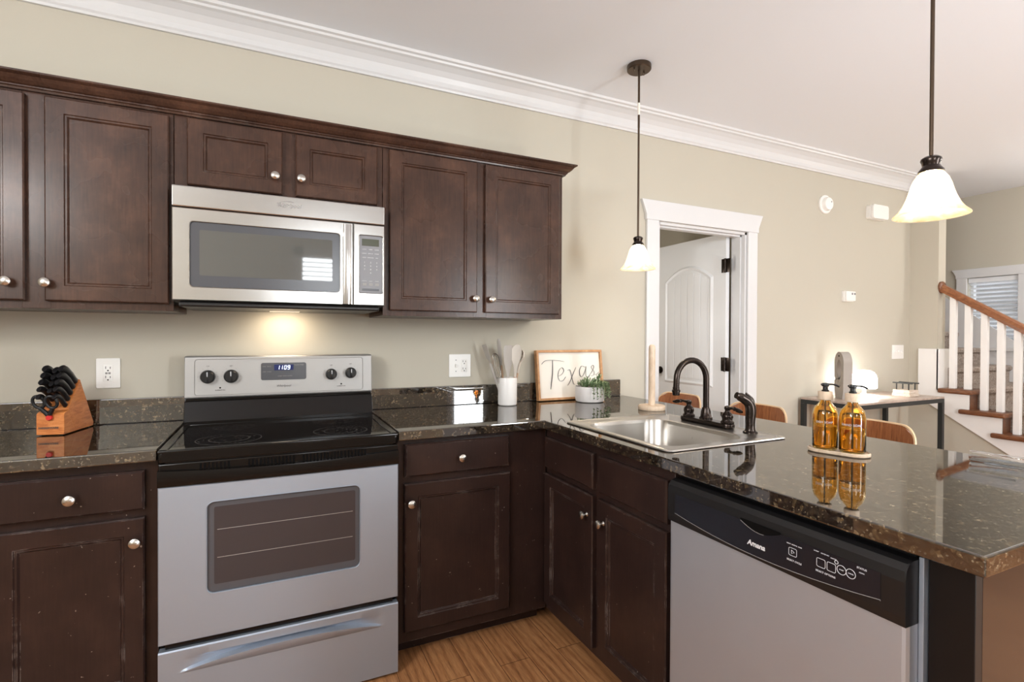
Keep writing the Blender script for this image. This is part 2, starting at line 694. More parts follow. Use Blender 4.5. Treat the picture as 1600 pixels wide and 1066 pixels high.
# ------------------------------------------------------------------ room shell
DX0, DX1, DZ1 = 2.197, 3.0, 2.02   # doorway in the back wall
b = NB()
box(b, XL, DX0, 0, 0.115, 0, ZC)
box(b, DX1, XS, 0, 0.115, 0, ZC)
box(b, DX0, DX1, 0, 0.115, DZ1, ZC)
struct('wall_back', b, WALL)
struct('floor', B(XL - 0.2, XR + 0.2, YF - 0.2, 3.2, -0.1, 0), FLOOR)
struct('ceiling', B(XL - 0.2, XR + 0.2, YF - 0.2, 3.2, ZC, ZC + 0.1), CEIL)
b = NB()   # left wall with its window opening
box(b, XL - 0.12, XL, YF, -3.6, 0, ZC)
box(b, XL - 0.12, XL, -2.2, 0.115, 0, ZC)
box(b, XL - 0.12, XL, -3.6, -2.2, 0, 1.76)
box(b, XL - 0.12, XL, -3.6, -2.2, 2.22, ZC)
struct('wall_left', b, WALL)
b = NB()   # wall behind the camera: window and glass door openings
for x0, x1, z0, z1 in ((XL, 0.24, 0, ZC), (0.86, 2.15, 0, ZC), (2.61, XR, 0, ZC), (0.24, 0.86, 0, 1.54), (0.24, 0.86, 2.12, ZC), (2.15, 2.61, 2.08, ZC)):
    box(b, x0, x1, YF - 0.12, YF, z0, z1)
struct('wall_front', b, WALL)
# far wall beyond the stairs with its window
WY0, WY1, WZ0, WZ1 = -0.295, 0.092, 1.19, 1.872
b = NB()
box(b, XR, XR + 0.14, YF, WY0, 0, ZC)
box(b, XR, XR + 0.14, WY1, 3.0, 0, ZC)
box(b, XR, XR + 0.14, WY0, WY1, 0, WZ0)
box(b, XR, XR + 0.14, WY0, WY1, WZ1, ZC)
struct('wall_right', b, WALL)
struct('wall_stair', B(XS, XS + 0.11, -0.215, 3.0, 0, ZC), WALL)
struct('wall_stairwell', B(XS + 0.11, XR, 2.9, 3.0, 0, ZC), WALL)
# room behind the door
b = NB()
box(b, 1.75, 1.85, 0.115, 1.75, 0, ZC)
box(b, 3.35, 3.45, 0.115, 1.75, 0, ZC)
box(b, 1.75, 3.45, 1.65, 1.75, 0, ZC)
struct('wall_closet', b, WALL)
point('closet_fill_light', (2.05, 0.75, 1.5), 9.5, (1, 0.97, 0.93), 0.2)  # unseen light added to brighten the closet and the open door

# crown moulding
b = NB()
prof = [(0.0, 2.553), (0.012, 2.553), (0.016, 2.562), (0.022, 2.57), (0.024, 2.59), (0.034, 2.612), (0.052, 2.634), (0.074, 2.650), (0.088, 2.655), (0.092, 2.664), (0.104, 2.668), (0.108, 2.68), (0.0, 2.68)]
loft(b, [[Vector((x, -d, z)) for d, z in prof] for x in (XL, XS - 0.001)])
loft(b, [[Vector((XS - d, y, z)) for d, z in prof] for y in (-0.001, -0.215)])
struct('trim_1', b, TRIM, smooth=30)
# door casing with flared head
b = NB()
mp = face_y(0.0)
for u0, u1 in ((2.098, DX0), (DX1, 3.094)):
    box(b, u0, u1, -0.018, -0.0005, 0, 2.034, 0.003)
prism(b, [(2.09, 2.022), (3.10, 2.022), (3.10, 2.055), (3.142, 2.148), (2.052, 2.148), (2.09, 2.055)], mp, 0.0005, 0.024, 0.003)
struct('trim_2', b, TRIM)
b = NB()   # jambs and stops
box(b, DX0, DX0 + 0.016, -0.001, 0.116, 0, DZ1)
box(b, DX1 - 0.016, DX1, -0.001, 0.116, 0, DZ1)
box(b, DX0, DX1, -0.001, 0.116, DZ1 - 0.016, DZ1)
box(b, DX0 + 0.016, DX0 + 0.027, 0.03, 0.07, 0, DZ1 - 0.016)
box(b, DX1 - 0.027, DX1 - 0.016, 0.03, 0.07, 0, DZ1 - 0.016)
box(b, DX0 + 0.016, DX1 - 0.016, 0.03, 0.07, DZ1 - 0.027, DZ1 - 0.016)
struct('trim_3', b, TRIM)
b = NB()
for u0, u1 in ((XL, -1.23), (1.9, 2.098), (3.094, XS)):
    prism(b, [(0, 0), (0.014, 0), (0.014, 0.11), (0.008, 0.13), (0, 0.13)], lambda u, v, d: Vector((d, -u, v)), u0, u1)
struct('baseboard_back', b, TRIM)

# open door, hinged on the far side of the right jamb
XD = 2.945
dr = thing('door_1', 'white arched two panel interior door standing open in the back wall', 'door', (XD, 0.13, 0))
dr['kind'] = 'structure'
b = NB()
box(b, XD, XD + 0.034, 0.128, 0.885, 0.012, 2.038, 0.002)
dleaf = obj('door_leaf', b, DOORW, dr)
mp = face_x(XD)


def arch(y0, y1, z0, z1, rise, n=14):
    pts = [(y0, z0), (y1, z0)]
    for k in range(n + 1):
        t = k / n
        y = y1 + (y0 - y1) * t
        pts.append((y, z1 + rise * (1 - (2 * t - 1) ** 2)))
    return pts


def ring(bm, outer, inner, mp, d0, d1, d2):
    n = len(outer)
    mid = [((a[0] + c[0]) / 2, (a[1] + c[1]) / 2) for a, c in zip(outer, inner)]
    loft(bm, [[mp(u, v, d0) for u, v in outer], [mp(u, v, d1) for u, v in mid], [mp(u, v, d2) for u, v in inner]], True, False, False)


def door_panel(y0, y1, z0, z1, rise, grooves):
    b = NB()
    o = arch(y0, y1, z0, z1, rise)
    i = arch(y0 + 0.035, y1 - 0.035, z0 + 0.035, z1 - 0.02, rise * 0.9)
    ring(b, o, i, mp, 0.0, 0.011, 0.002)
    b2 = NB()
    i2 = arch(y0 + 0.036, y1 - 0.036, z0 + 0.036, z1 - 0.021, rise * 0.9)
    prism(b, i2, mp, -0.001, 0.002)
    if grooves:
        n = 6
        for k in range(n):
            a = y0 + 0.05 + (y1 - y0 - 0.1) * k / n + 0.004
            c = y0 + 0.05 + (y1 - y0 - 0.1) * (k + 1) / n - 0.004
            tm = ((a + c) / 2 - y0) / (y1 - y0)
            box(b, XD - 0.0062, XD - 0.001, a, c, z0 + 0.05, z1 - 0.035 + rise * 0.9 * (1 - (2 * tm - 1) ** 2) - 0.012, 0.002, 1)
    obj('door_panel', b, DOORW, dr, 30)


door_panel(0.245, 0.765, 0.90, 1.735, 0.105, True)
door_panel(0.245, 0.765, 0.16, 0.72, 0.0, False)
for z in (1.80, 1.08, 0.25):
    b = NB()
    box(b, XD - 0.004, XD + 0.001, 0.088, 0.128, z - 0.05, z + 0.05, 0.001)
    box(b, XD - 0.005, XD - 0.001, 0.132, 0.166, z - 0.05, z + 0.05, 0.001)
    tube(b, [(XD - 0.007, 0.130, z - 0.052), (XD - 0.007, 0.130, z + 0.052)], 0.008, 10)
    obj('hinge', b, BRONZE, dr, 40)
b = NB()
lathe(b, [(0.03, 0), (0.03, 0.006), (0.012, 0.01), (0.011, 0.03), (0.024, 0.038), (0.028, 0.05), (0.022, 0.062), (0.008, 0.066)], (XD, 0.815, 1.0), (-1, 0, 0), 20)
obj('door_knob', b, BRONZE, dr, 40)

# windows in the unseen walls (they show as reflections)
b = NB()
for x0, x1, z0, z1 in ((0.16, 0.94, 2.1, 2.2), (0.16, 0.94, 1.44, 1.55), (0.15, 0.25, 1.44, 2.2), (0.85, 0.95, 1.44, 2.2)):
    box(b, x0, x1, YF - 0.05, YF + 0.02, z0, z1)
for k in range(12):
    z = 1.56 + k * 0.048
    box(b, 0.25, 0.85, YF - 0.035, YF - 0.005, z, z + 0.012)
struct('window_2', b, TRIM)
b = NB()
for x0, x1, z0, z1 in ((2.06, 2.70, 2.06, 2.16), (2.06, 2.16, 0, 2.1), (2.60, 2.70, 0, 2.1), (2.15, 2.61, 0, 0.12)):
    box(b, x0, x1, YF - 0.06, YF + 0.02, z0, z1)
struct('door_2', b, TRIM)

# stair window
mpw = lambda u, v, d: Vector((XR - d, u, v))
b = NB()
box(b, XR - 0.02, XR - 0.0005, WY1, WY1 + 0.085, WZ0 - 0.005, WZ1 + 0.03, 0.003)
box(b, XR - 0.02, XR - 0.0005, WY0 - 0.085, WY0, WZ0 - 0.005, WZ1 + 0.03, 0.003)
prism(b, [(WY0 - 0.09, WZ1), (WY1 + 0.09, WZ1), (WY1 + 0.09, WZ1 + 0.03), (WY1 + 0.122, WZ1 + 0.088), (WY0 - 0.122, WZ1 + 0.088), (WY0 - 0.09, WZ1 + 0.03)], mpw, 0.0005, 0.024, 0.002)
box(b, XR - 0.05, XR + 0.02, WY0 - 0.1, WY1 + 0.1, WZ0 - 0.03, WZ0, 0.003)
box(b, XR - 0.018, XR - 0.0005, WY0 - 0.08, WY1 + 0.08, WZ0 - 0.095, WZ0 - 0.03, 0.003)
for y0, y1, z0, z1 in ((WY0, WY0 + 0.02, WZ0, WZ1), (WY1 - 0.02, WY1, WZ0, WZ1), (WY0, WY1, WZ1 - 0.02, WZ1), (WY0, WY1, WZ0, WZ0 + 0.03), (WY0, WY1, 1.51, 1.545)):
    box(b, XR + 0.07, XR + 0.12, y0, y1, z0, z1)
win = struct('window_1', b, TRIM)
obj('window_pane', B(XR + 0.092, XR + 0.096, WY0 + 0.01, WY1 - 0.01, WZ0 + 0.01, WZ1 - 0.01), PANE, win)
bl = thing('window_blind', 'white slatted blind hanging in the small window above the stairs', 'blind', (XR + 0.03, (WY0 + WY1) / 2, WZ1))
obj('headrail', B(XR + 0.004, XR + 0.055, WY0 + 0.004, WY1 - 0.004, WZ1 - 0.05, WZ1 - 0.003, 0.003), VINYL, bl)
b = NB()
z = WZ0 + 0.05
while z < WZ1 - 0.055:
    box(b, -0.024, 0.024, WY0 + 0.008, WY1 - 0.008, -0.0014, 0.0014, M=Matrix.Translation((XR + 0.03, 0, z)) @ Matrix.Rotation(R(16), 4, 'Y'))
    z += 0.0405
obj('slats', b, VINYL, bl)
obj('bottom_rail', B(XR + 0.008, XR + 0.052, WY0 + 0.008, WY1 - 0.008, WZ0 + 0.004, WZ0 + 0.022, 0.003), VINYL, bl)
# house outside the stair window
BRK = mat('outside_brick', srgb(150, 120, 104), 0.9)
_t, _b, _N, _L = nt(BRK)
_k = _N('ShaderNodeTexBrick')
_k.inputs['Scale'].default_value = 5
_k.inputs['Color1'].default_value = (*srgb(84, 76, 74), 1)
_k.inputs['Color2'].default_value = (*srgb(116, 100, 94), 1)
_k.inputs['Mortar'].default_value = (*srgb(128, 124, 122), 1)
_L(texco(BRK, rot=(PI / 2, 0, PI / 2)), _k.inputs['Vector'])
_L(_k.outputs['Color'], _b.inputs['Base Color'])
nb = NB()
box(nb, 10, 13, -2.5, 7, -1, 4.6)
tag(obj('neighbouring_house', nb, BRK), 'brick house seen through the slats of the stair window', 'house')

# ------------------------------------------------------------------ staircase
st = thing('staircase', 'carpeted stairs with white stringer, white balusters and a stained wooden handrail', 'staircase', (XS, -0.4, 0))
RUN, RISE = 0.206, 0.157
nose = lambda k: -0.469 - RUN * (k - 1)
top = lambda k: 0.862 - RISE * (k - 1)
low = lambda y: 0.716 + (y + 0.173) * 0.618
yb = -0.173 - 0.716 / 0.618
pts = [(-0.083, low(-0.083)), (yb, 0.0), (nose(6) + 0.03, 0.0), (nose(6) + 0.03, top(6) - 0.038)]
for k in range(6, 1, -1):
    pts += [(nose(k - 1) + 0.03, top(k) - 0.038), (nose(k - 1) + 0.03, top(k - 1) - 0.038)]
pts += [(-0.228, top(1) - 0.038), (-0.228, 1.188), (-0.083, 1.188)]
b = NB()
prism(b, pts, face_x(XS), 0.0005, 0.02)
box(b, XS - 0.02, XS + 0.135, -0.236, -0.2155, top(1) - 0.02, 1.188, 0.002)
obj('stringer', b, BALW, st)
for k in range(1, 7):
    z = top(k)
    obj('tread_cap', B(XS - 0.05, XS + 0.12, nose(k), nose(k) + 0.295 if k > 1 else -0.236, z - 0.038, z, 0.012, 3), STAIRW, st, 40)
    obj('riser', B(XS - 0.005, XS + 0.12, nose(k) + 0.03, nose(k) + 0.05, z - RISE, z - 0.038), STAIRW, st)
b = NB()
x0, x1 = XS + 0.121, XR - 0.02
prof = []
for k in range(6, -9, -1):
    prof += [(nose(k) + 0.02, top(k) - RISE + 0.012), (nose(k) + 0.02, top(k) - 0.045), (nose(k), top(k) - 0.03), (nose(k) - 0.002, top(k) - 0.008), (nose(k) + 0.012, top(k) + 0.008)]
prof += [(nose(-9), top(-8)), (nose(-9), top(-8) - 0.3), (nose(6) + 0.3, 0.001), (nose(6) + 0.02, 0.001)]
loft(b, [[Vector((x, y, z)) for y, z in prof] for x in (x0, x1)])
obj('carpet_runner', b, CARPET, st, 50)
RS = 0.675
railz = lambda y: 1.706 + (y + 0.2155) * RS       # centre of the handrail
by = [-0.308, -0.409, -0.515, -0.616, -0.716, -0.822, -0.925, -1.03, -1.13, -1.235]
for y in by:
    k = next(k for k in range(1, 7) if nose(k) < y - 0.03)
    obj('baluster', B(XS + 0.018, XS + 0.058, y - 0.021, y + 0.021, top(k) + 0.0005, railz(y) - 0.02, 0.003), BALW, st)
b = NB()
sec = [(-0.03, -0.026), (0.03, -0.026), (0.034, -0.004), (0.03, 0.018), (0.015, 0.03), (-0.015, 0.03), (-0.03, 0.018), (-0.034, -0.004)]
loft(b, [[Vector((XS + 0.038 + u, y, railz(y) + v * 1.2)) for u, v in sec] for y in (-0.219, -1.45)])
hr = obj('handrail', b, RAILW, st, 30)
b = NB()
lathe(b, [(0.05, 0), (0.05, 0.012), (0.042, 0.02), (0.036, 0.022)], (XS + 0.042, -0.2155, railz(-0.2155)), (0, -1, 0), 20)
obj('rosette', b, STAIRW, hr, 40)
obj('newel_post', B(XS - 0.005, XS + 0.085, -1.53, -1.44, 0, 1.02, 0.006), BALW, st)
b = NB()   # wall skirt beside the steps
prism(b, [(nose(6), 0), (nose(6), 0.25), (nose(-8), top(-8) + 0.33), (nose(-8), top(-8) - 0.1), (nose(5), 0)], lambda u, v, d: Vector((XR - d, u, v)), 0.0005, 0.016)
obj('wall_skirt', b, TRIM, st)
b = NB()
prism(b, [(-0.2165, 0), (-0.2165, low(-0.2165) + 0.05), (yb - 0.05, 0.02), (yb - 0.05, 0)], face_x(XS), -0.08, -0.001)
struct('wall_understair', b, WALL)

# ------------------------------------------------------------------ wall fittings by the stairs
t = thing('smoke_detector', 'round white smoke detector high on the wall', 'smoke detector', (3.852, 0, 2.315))
b = NB()
lathe(b, [(0.072, 0.0005), (0.072, 0.012), (0.066, 0.016)], (3.852, 0, 2.315), (0, -1, 0), 32)
obj('base', b, WHITEP, t, 40)
b = NB()
lathe(b, [(0.052, 0.016), (0.052, 0.032), (0.046, 0.042), (0.02, 0.045)], (3.852, 0, 2.315), (0, -1, 0), 32)
obj('sensor_cover', b, WHITEP, t, 40)
b = NB()
lathe(b, [(0.006, 0.0445), (0.005, 0.047)], (3.872, 0, 2.33), (0, -1, 0), 12)
obj('test_button', b, GREYP, t)
t = thing('door_chime', 'white rounded box mounted high on the wall right of smoke detector', 'door chime', (4.5, 0, 2.31))
b = NB()
prism(b, rrect(4.385, 4.60, 2.255, 2.372, 0.022), face_y(0), 0.0005, 0.035)
obj('back_case', b, WHITEP, t, 40)
b = NB()
prism(b, rrect(4.388, 4.60, 2.257, 2.372, 0.022), face_y(0), 0.036, 0.058, 0.004)
obj('cover', b, WHITEP, t, 40)
t = thing('thermostat', 'small white thermostat in the middle of the wall above the console table', 'thermostat', (4.15, 0, 1.61))
b = NB()
prism(b, rrect(4.078, 4.205, 1.568, 1.652, 0.01), face_y(0), 0.0005, 0.018)
obj('back_plate', b, WHITEP, t, 40)
b = NB()
prism(b, rrect(4.085, 4.205, 1.572, 1.65, 0.01), face_y(0), 0.018, 0.034, 0.003)
obj('body', b, WHITEP, t, 40)
for x in (4.150, 4.182):
    obj('display', B(x, x + 0.018, -0.0352, -0.033, 1.622, 1.638), GREYP, t)
t = thing('light_switch', 'white three toggle switch plate near the wall corner by the stairs', 'light switch', (4.847, 0, 1.158))
b = NB()
prism(b, rrect(4.763, 4.931, 1.098, 1.218, 0.006), face_y(0), 0.0005, 0.006, 0.002)
obj('plate', b, WHITEP, t, 40)
for k in (-1, 0, 1):
    x = 4.847 + 0.046 * k
    b = NB()
    box(b, x - 0.005, x + 0.005, -0.02, -0.005, 1.154, 1.168, 0.002)
    obj('toggle', b, CERW, t)


def outlet_half(parent, x, z, gfci=False):
    b = NB()
    prism(b, rrect(x - 0.0165, x + 0.0165, z - 0.034, z + 0.034, 0.004), face_y(0), 0.006, 0.0085, 0.001)
    sk = obj('socket', b, WHITEP, parent, 40)
    for dz in (0.018, -0.020):
        b = NB()
        box(b, x - 0.0085, x - 0.0065, -0.0092, -0.008, z + dz, z + dz + 0.010)
        box(b, x + 0.0065, x + 0.0085, -0.0092, -0.008, z + dz, z + dz + 0.008)
        lathe(b, [(0.0028, 0.008), (0.0028, 0.0092)], (x, 0, z + dz - 0.007), (0, -1, 0), 10)
        obj('socket_slots', b, SHADOWGAP, sk)
    if gfci:
        b = NB()
        box(b, x - 0.009, x - 0.001, -0.0095, -0.008, z - 0.004, z + 0.004, 0.0008)
        box(b, x + 0.001, x + 0.009, -0.0095, -0.008, z - 0.004, z + 0.004, 0.0008)
        obj('test_button', b, PRINTG, sk)


t = thing('wall_outlet', 'white double power outlet on the wall left of the range', 'power outlet', (-0.654, 0, 1.121))
b = NB()
prism(b, rrect(-0.694, -0.614, 1.06, 1.182, 0.005), face_y(0), 0.0005, 0.0065, 0.002)
obj('plate', b, WHITEP, t, 40)
outlet_half(t, -0.654, 1.121, True)
t = thing('wall_outlet', 'white wall plate with a toggle switch and outlet right of the range', 'power outlet', (0.856, 0, 1.121))
b = NB()
prism(b, rrect(0.795, 0.917, 1.06, 1.182, 0.005), face_y(0), 0.0005, 0.0065, 0.002)
obj('plate', b, WHITEP, t, 40)
outlet_half(t, 0.879, 1.121)
b = NB()
box(b, 0.828, 0.838, -0.018, -0.006, 1.112, 1.13, 0.002)
obj('toggle', b, WHITEP, t)
for z in (1.091, 1.151):
    b = NB()
    lathe(b, [(0.003, 0.006), (0.003, 0.0075)], (0.833, 0, z), (0, -1, 0), 10)
    obj('screw', b, GREYP, t)

# ------------------------------------------------------------------ upper cabinets
YU = -0.33
UB, UT = 1.366, 2.1056


def wall_cabinet(label, x0, x1, z0, z1, doors):
    t = thing('wall_cabinet', label, 'cabinet', ((x0 + x1) / 2, -0.16, z0))
    b = NB()
    box(b, x0 + 0.0006, x1 - 0.0006, YU + 0.012, -0.001, z0, z1, 0.001, 1)
    # face frame with stiles and rails
    xs = [x0 + 0.0006]
    for d in doors:
        xs += [d[0] + 0.012, d[1] - 0.012]
    xs.append(x1 - 0.0006)
    for i in range(0, len(xs), 2):
        box(b, xs[i], xs[i + 1], YU, YU + 0.0125, z0, z1, 0.001, 1)
    for i in range(1, len(xs) - 1, 2):
        box(b, xs[i], xs[i + 1], YU, YU + 0.0125, z0, doors[0][2] + 0.012)
        box(b, xs[i], xs[i + 1], YU, YU + 0.0125, doors[0][3] - 0.012, z1)
    obj('body', b, CABU, t)
    for a, c, z2, z3, kx, kz in doors:
        b = NB()
        panel_door(b, face_y(YU - 0.0008), a, c, z2, z3, 0.02)
        d = obj('door', b, CABU, t)
        knob(d, (kx, YU - 0.0205, kz), (0, -1, 0))
    return t


wall_cabinet('tall dark wooden two door wall cabinet left of the microwave', -1.225, -0.3815, UB, UT, [(-1.19, -0.80, 1.392, 2.083, -0.842, 1.452), (-0.748, -0.394, 1.392, 2.083, -0.742, 1.452)])
wall_cabinet('short dark wooden two door wall cabinet directly above the microwave', -0.3805, 0.383, 1.824, UT, [(-0.338, -0.014, 1.838, 2.087, -0.04, 1.905), (0.035, 0.358, 1.838, 2.087, 0.055, 1.906)])
wall_cabinet('tall dark wooden two door wall cabinet right of the microwave', 0.384, 1.288, UB, UT, [(0.410, 0.818, 1.389, 2.088, 0.805, 1.452), (0.860, 1.263, 1.389, 2.088, 0.886, 1.45)])
# fix knob depth on the left cabinet's outer stiles is handled by the door offsets above
b = NB()
cp = [(0.0, 2.094), (0.012, 2.094), (0.014, 2.100), (0.019, 2.103), (0.019, 2.107), (0.026, 2.110), (0.036, 2.119), (0.044, 2.130), (0.052, 2.134), (0.056, 2.137), (0.056, 2.143), (0.0, 2.143)]
x0, x1 = -1.226, 1.2885
ins = [Vector((d, z, 0)) for d, z in cp]
loops = []
for px, py, nx, ny in ((x0, YU - 0.0005, 0, -1), (x1, YU - 0.0005, 1, -1), (x1, -0.001, 1, 0)):
    loops.append([Vector((px + nx * d, py + ny * d, z)) for d, z in cp])
loft(b, loops)
# lid across the top of the cabinets
tag(obj('cabinet_crown', b, CABU, smooth=30), 'dark wooden crown moulding running along the top of the wall cabinets', 'moulding')

# ------------------------------------------------------------------ microwave
MT, MB_, MY = 1.8205, 1.404, -0.3996
t = thing('microwave', 'stainless steel over the range microwave under the short wall cabinet', 'microwave', (0, -0.2, MB_))
b = NB()
box(b, -0.3785, 0.3785, -0.375, -0.002, MB_ - 0.004, MT - 0.002, 0.003)
obj('body', b, BLACKP, t)
VS = 1.742
b = NB()
box(b, -0.379, 0.379, MY, -0.374, VS + 0.0015, MT, 0.004)
vg = obj('vent_panel', b, STEEL, t)
text('lettering', 'Whirlpool', 0.021, PRINTG, vg, (0.008, MY - 0.0006, 1.785), TX, TZ, shear=0.25, extrude=0.0008, bold=0.0003)
b = NB()
lathe_ring = []
for k in range(33):
    a = R(60 + 190 * k / 32)
    lathe_ring.append((0.008 + 0.036 * math.cos(a), MY - 0.001, 1.788 + 0.013 * math.sin(a)))
tube(b, lathe_ring, 0.0007, 6)
obj('emblem_swoosh', b, PRINTG, vg)


def frame_with_hole(bm, mp, outer, hole, d0, d1, n=5):
    """flat frame between a rectangle and a rounded hole."""
    u0, u1, v0, v1 = outer
    h = rrect(*hole, n=n)
    o = []
    m = len(h) // 4
    for q in range(4):
        cu, cv = ((u1, v1), (u0, v1), (u0, v0), (u1, v0))[q]
        for k in range(m):
            o.append((cu, cv))
    # spread the outer points along the border next to their hole points
    o2 = []
    for (cu, cv), (hu, hv), k in zip(o, h, range(len(h))):
        q = k // m
        s = (k % m) / (m - 1)
        if q in (0, 2):
            o2.append((cu, hv) if s < 0.4 else ((hu, cv) if s > 0.6 else (cu, cv)))
        else:
            o2.append((hu, cv) if s < 0.4 else ((cu, hv) if s > 0.6 else (cu, cv)))
    loft(bm, [[mp(u, v, d0) for u, v in h], [mp(u, v, d0) for u, v in o2], [mp(u, v, d1 - 0.003) for u, v in o2],
              [mp(u + (0.003 if u == u0 else -0.003 if u == u1 else 0), v + (0.003 if v == v0 else -0.003 if v == v1 else 0), d1) for u, v in o2],
              [mp(u, v, d1) for u, v in h], [mp(u, v, d1 - 0.006) for u, v in h]], True, False, False)


mp = face_y(-0.375)
DM = 0.375 + MY
b = NB()
frame_with_hole(b, mp, (-0.379, 0.2505, MB_, VS - 0.0015), (-0.324, 0.199, 1.455, 1.692, 0.014), 0.0, 0.0246)
md = obj('door', b, STEEL, t, 30)
b = NB()
prism(b, rrect(-0.3235, 0.1985, 1.4555, 1.6915, 0.014), mp, 0.004, 0.0205)
mw = obj('door_window', b, DKGREY, md, 40)
b = NB()
prism(b, rrect(-0.293, 0.17, 1.497, 1.664, 0.005), mp, 0.0208, 0.0212)
obj('window_screen', b, MWGL, mw)
b = NB()   # bright bead round the window
hh = rrect(-0.3255, 0.2005, 1.4535, 1.6935, 0.015, 5)
tube(b, [mp(u, v, 0.0255) for u, v in hh + hh[:1]], 0.0015, 6)
obj('window_bead', b, NICK, md, 60)
b = NB()
loops = []
for k in range(13):
    v = 1.407 + (1.733 - 1.407) * k / 12
    d = 0.0255 + 0.020 * math.sin(PI * (0.12 + 0.76 * k / 12)) ** 0.7
    loops.append([mp(u, v, e) for u, e in ((0.209, 0.0248), (0.211, d - 0.004), (0.216, d), (0.237, d), (0.242, d - 0.004), (0.244, 0.0248))])
loft(b, loops)
obj('handle', b, STEEL, md, 40)
b = NB()
frame_with_hole(b, mp, (0.253, 0.379, MB_, VS - 0.0015), (0.275, 0.371, 1.456, 1.695, 0.006), 0.0, 0.0246)
cpn = obj('control_panel', b, STEEL, t, 30)
b = NB()
prism(b, rrect(0.2755, 0.3705, 1.4565, 1.6945, 0.006), mp, 0.003, 0.0225)
kp = obj('keypad', b, GREYP, cpn, 40)
b = NB()
hh = rrect(0.274, 0.372, 1.455, 1.696, 0.007, 4)
tube(b, [mp(u, v, 0.0253) for u, v in hh + hh[:1]], 0.0016, 6)
obj('keypad_bead', b, NICK, cpn, 60)
obj('display', B(0.286, 0.356, -0.3985, -0.397, 1.652, 1.681, 0.0006), LCD, kp)
for r_ in range(3):
    for c_ in range(3):
        text('key_lettering', ('COOK', 'TIMER', 'CLOCK', 'REHEAT', 'DEFROST', 'POWER', 'PIZZA', 'POPCORN', 'FAN')[r_ * 3 + c_], 0.0052, PRINT, kp, (0.296 + 0.0255 * c_, -0.3980, 1.637 - 0.017 * r_), TX, TZ)
for r_ in range(4):
    for c_ in range(3):
        s_ = '123456789 0 '[r_ * 3 + c_]
        if s_ != ' ':
            text('key_lettering', s_, 0.009, PRINT, kp, (0.297 + 0.025 * c_, -0.3980, 1.583 - 0.0145 * r_), TX, TZ)
for c_, s_ in enumerate(('CANCEL', 'LIGHT', 'START')):
    text('key_lettering', s_, 0.0052, PRINT, kp, (0.297 + 0.0255 * c_, -0.3980, 1.505), TX, TZ)
    obj('key', B(0.289 + 0.0255 * c_, 0.305 + 0.0255 * c_, -0.3986, -0.397, 1.486, 1.497, 0.0006), PRINTG, kp)
obj('key', B(0.287, 0.357, -0.3986, -0.397, 1.465, 1.474, 0.0006), DKGREY, kp)
b = NB()
box(b, -0.36, 0.36, -0.39, -0.03, MB_ - 0.022, MB_ - 0.0045, 0.006)
ub = obj('underside_hood', b, BLACKP, t)
obj('hood_lens', B(-0.06, 0.06, -0.16, -0.08, MB_ - 0.0228, MB_ - 0.0221), HOODL, ub)
area('hood_light', (0.0, -0.11, MB_ - 0.032), (0, 0.25, -1), 0.14, 0.08, 0.8, (1.0, 0.82, 0.6))

# ------------------------------------------------------------------ range
t = thing('kitchen_range', 'stainless steel electric range with black glass cooktop and backguard clock', 'range', (0, -0.33, 0))
b = NB()
box(b, -0.3775, 0.3775, -0.63, -0.035, 0.006, 0.893, 0.003)
box(b, -0.36, 0.36, -0.655, -0.63, 0.05, 0.89)
obj('body', b, BLACK, t)
b = NB()   # raised backguard
prism(b, [(-0.109, 1.017), (-0.103, 1.013), (-0.02, 1.013), (-0.02, 1.182), (-0.035, 1.1895), (-0.092, 1.1895), (-0.100, 1.185)], lambda u, v, d: Vector((d, u, v)), -0.379, 0.379, 0.004)
bgd = obj('backguard', b, BGD, t, 40)
BY = lambda z: -0.1090 + (z - 1.017) * 0.053
b = NB()
hh = rrect(-0.342, 0.337, 1.026, 1.176, 0.012, 4)
tube(b, [Vector((u, BY(v) - 0.0005, v)) for u, v in hh + hh[:1]], 0.0012, 6)
obj('panel_bead', b, PRINTG, bgd, 60)
for x, z, kr in ((-0.294, 1.103, 0.0285), (-0.208, 1.103, 0.0285), (0.196, 1.101, 0.0255), (0.282, 1.105, 0.0255)):
    b = NB()
    y = BY(z) - 0.0005
    lathe(b, [(kr * 0.95, 0), (kr, 0.004), (kr * 0.98, 0.012), (kr * 0.86, 0.024), (kr * 0.78, 0.026)], (x, y, z), (0, -1, 0), 26)
    box(b, x - 0.0045, x + 0.0045, y - 0.031, y - 0.0255, z - kr * 0.72, z + kr * 0.76, 0.002)
    k = obj('control_knob', b, BLACKP, bgd, 35)
    obj('knob_pointer', B(x - 0.0012, x + 0.0012, y - 0.0318, y - 0.0308, z + 0.002, z + kr * 0.74), PRINT, k)
    b = NB()
    for i in range(9):
        a = R(-30 + 240 * i / 8)
        cx, cz = x + (kr + 0.008) * math.cos(a), z + (kr + 0.008) * math.sin(a)
        box(b, cx - 0.0016, cx + 0.0016, BY(cz) - 0.0008, BY(cz) + 0.001, cz - 0.0012, cz + 0.0012)
    obj('dial_marks', b, PRINTG, bgd)
    text('lettering', 'OFF', 0.0065, PRINTD, bgd, (x, BY(z + kr + 0.015) - 0.0006, z + kr + 0.015), TX, TZ)
for x in (-0.249, 0.240):
    b = NB()
    lathe(b, [(0.0035, 0), (0.003, 0.002)], (x, BY(1.055), 1.055), (0, -1, 0), 10)
    obj('indicator_light', b, SHADOWGAP, bgd)
    text('lettering', 'ELEMENT ON', 0.0062, PRINTD, bgd, (x, BY(1.045) - 0.0006, 1.045), TX, TZ)
b = NB()
prism(b, rrect(-0.094, 0.089, 1.082, 1.157, 0.008), lambda u, v, d: Vector((u, BY(v) - d, v)), -0.002, 0.0035, 0.001)
dp = obj('clock_panel', b, DKGREY, bgd, 40)
YD = BY(1.12) - 0.0045
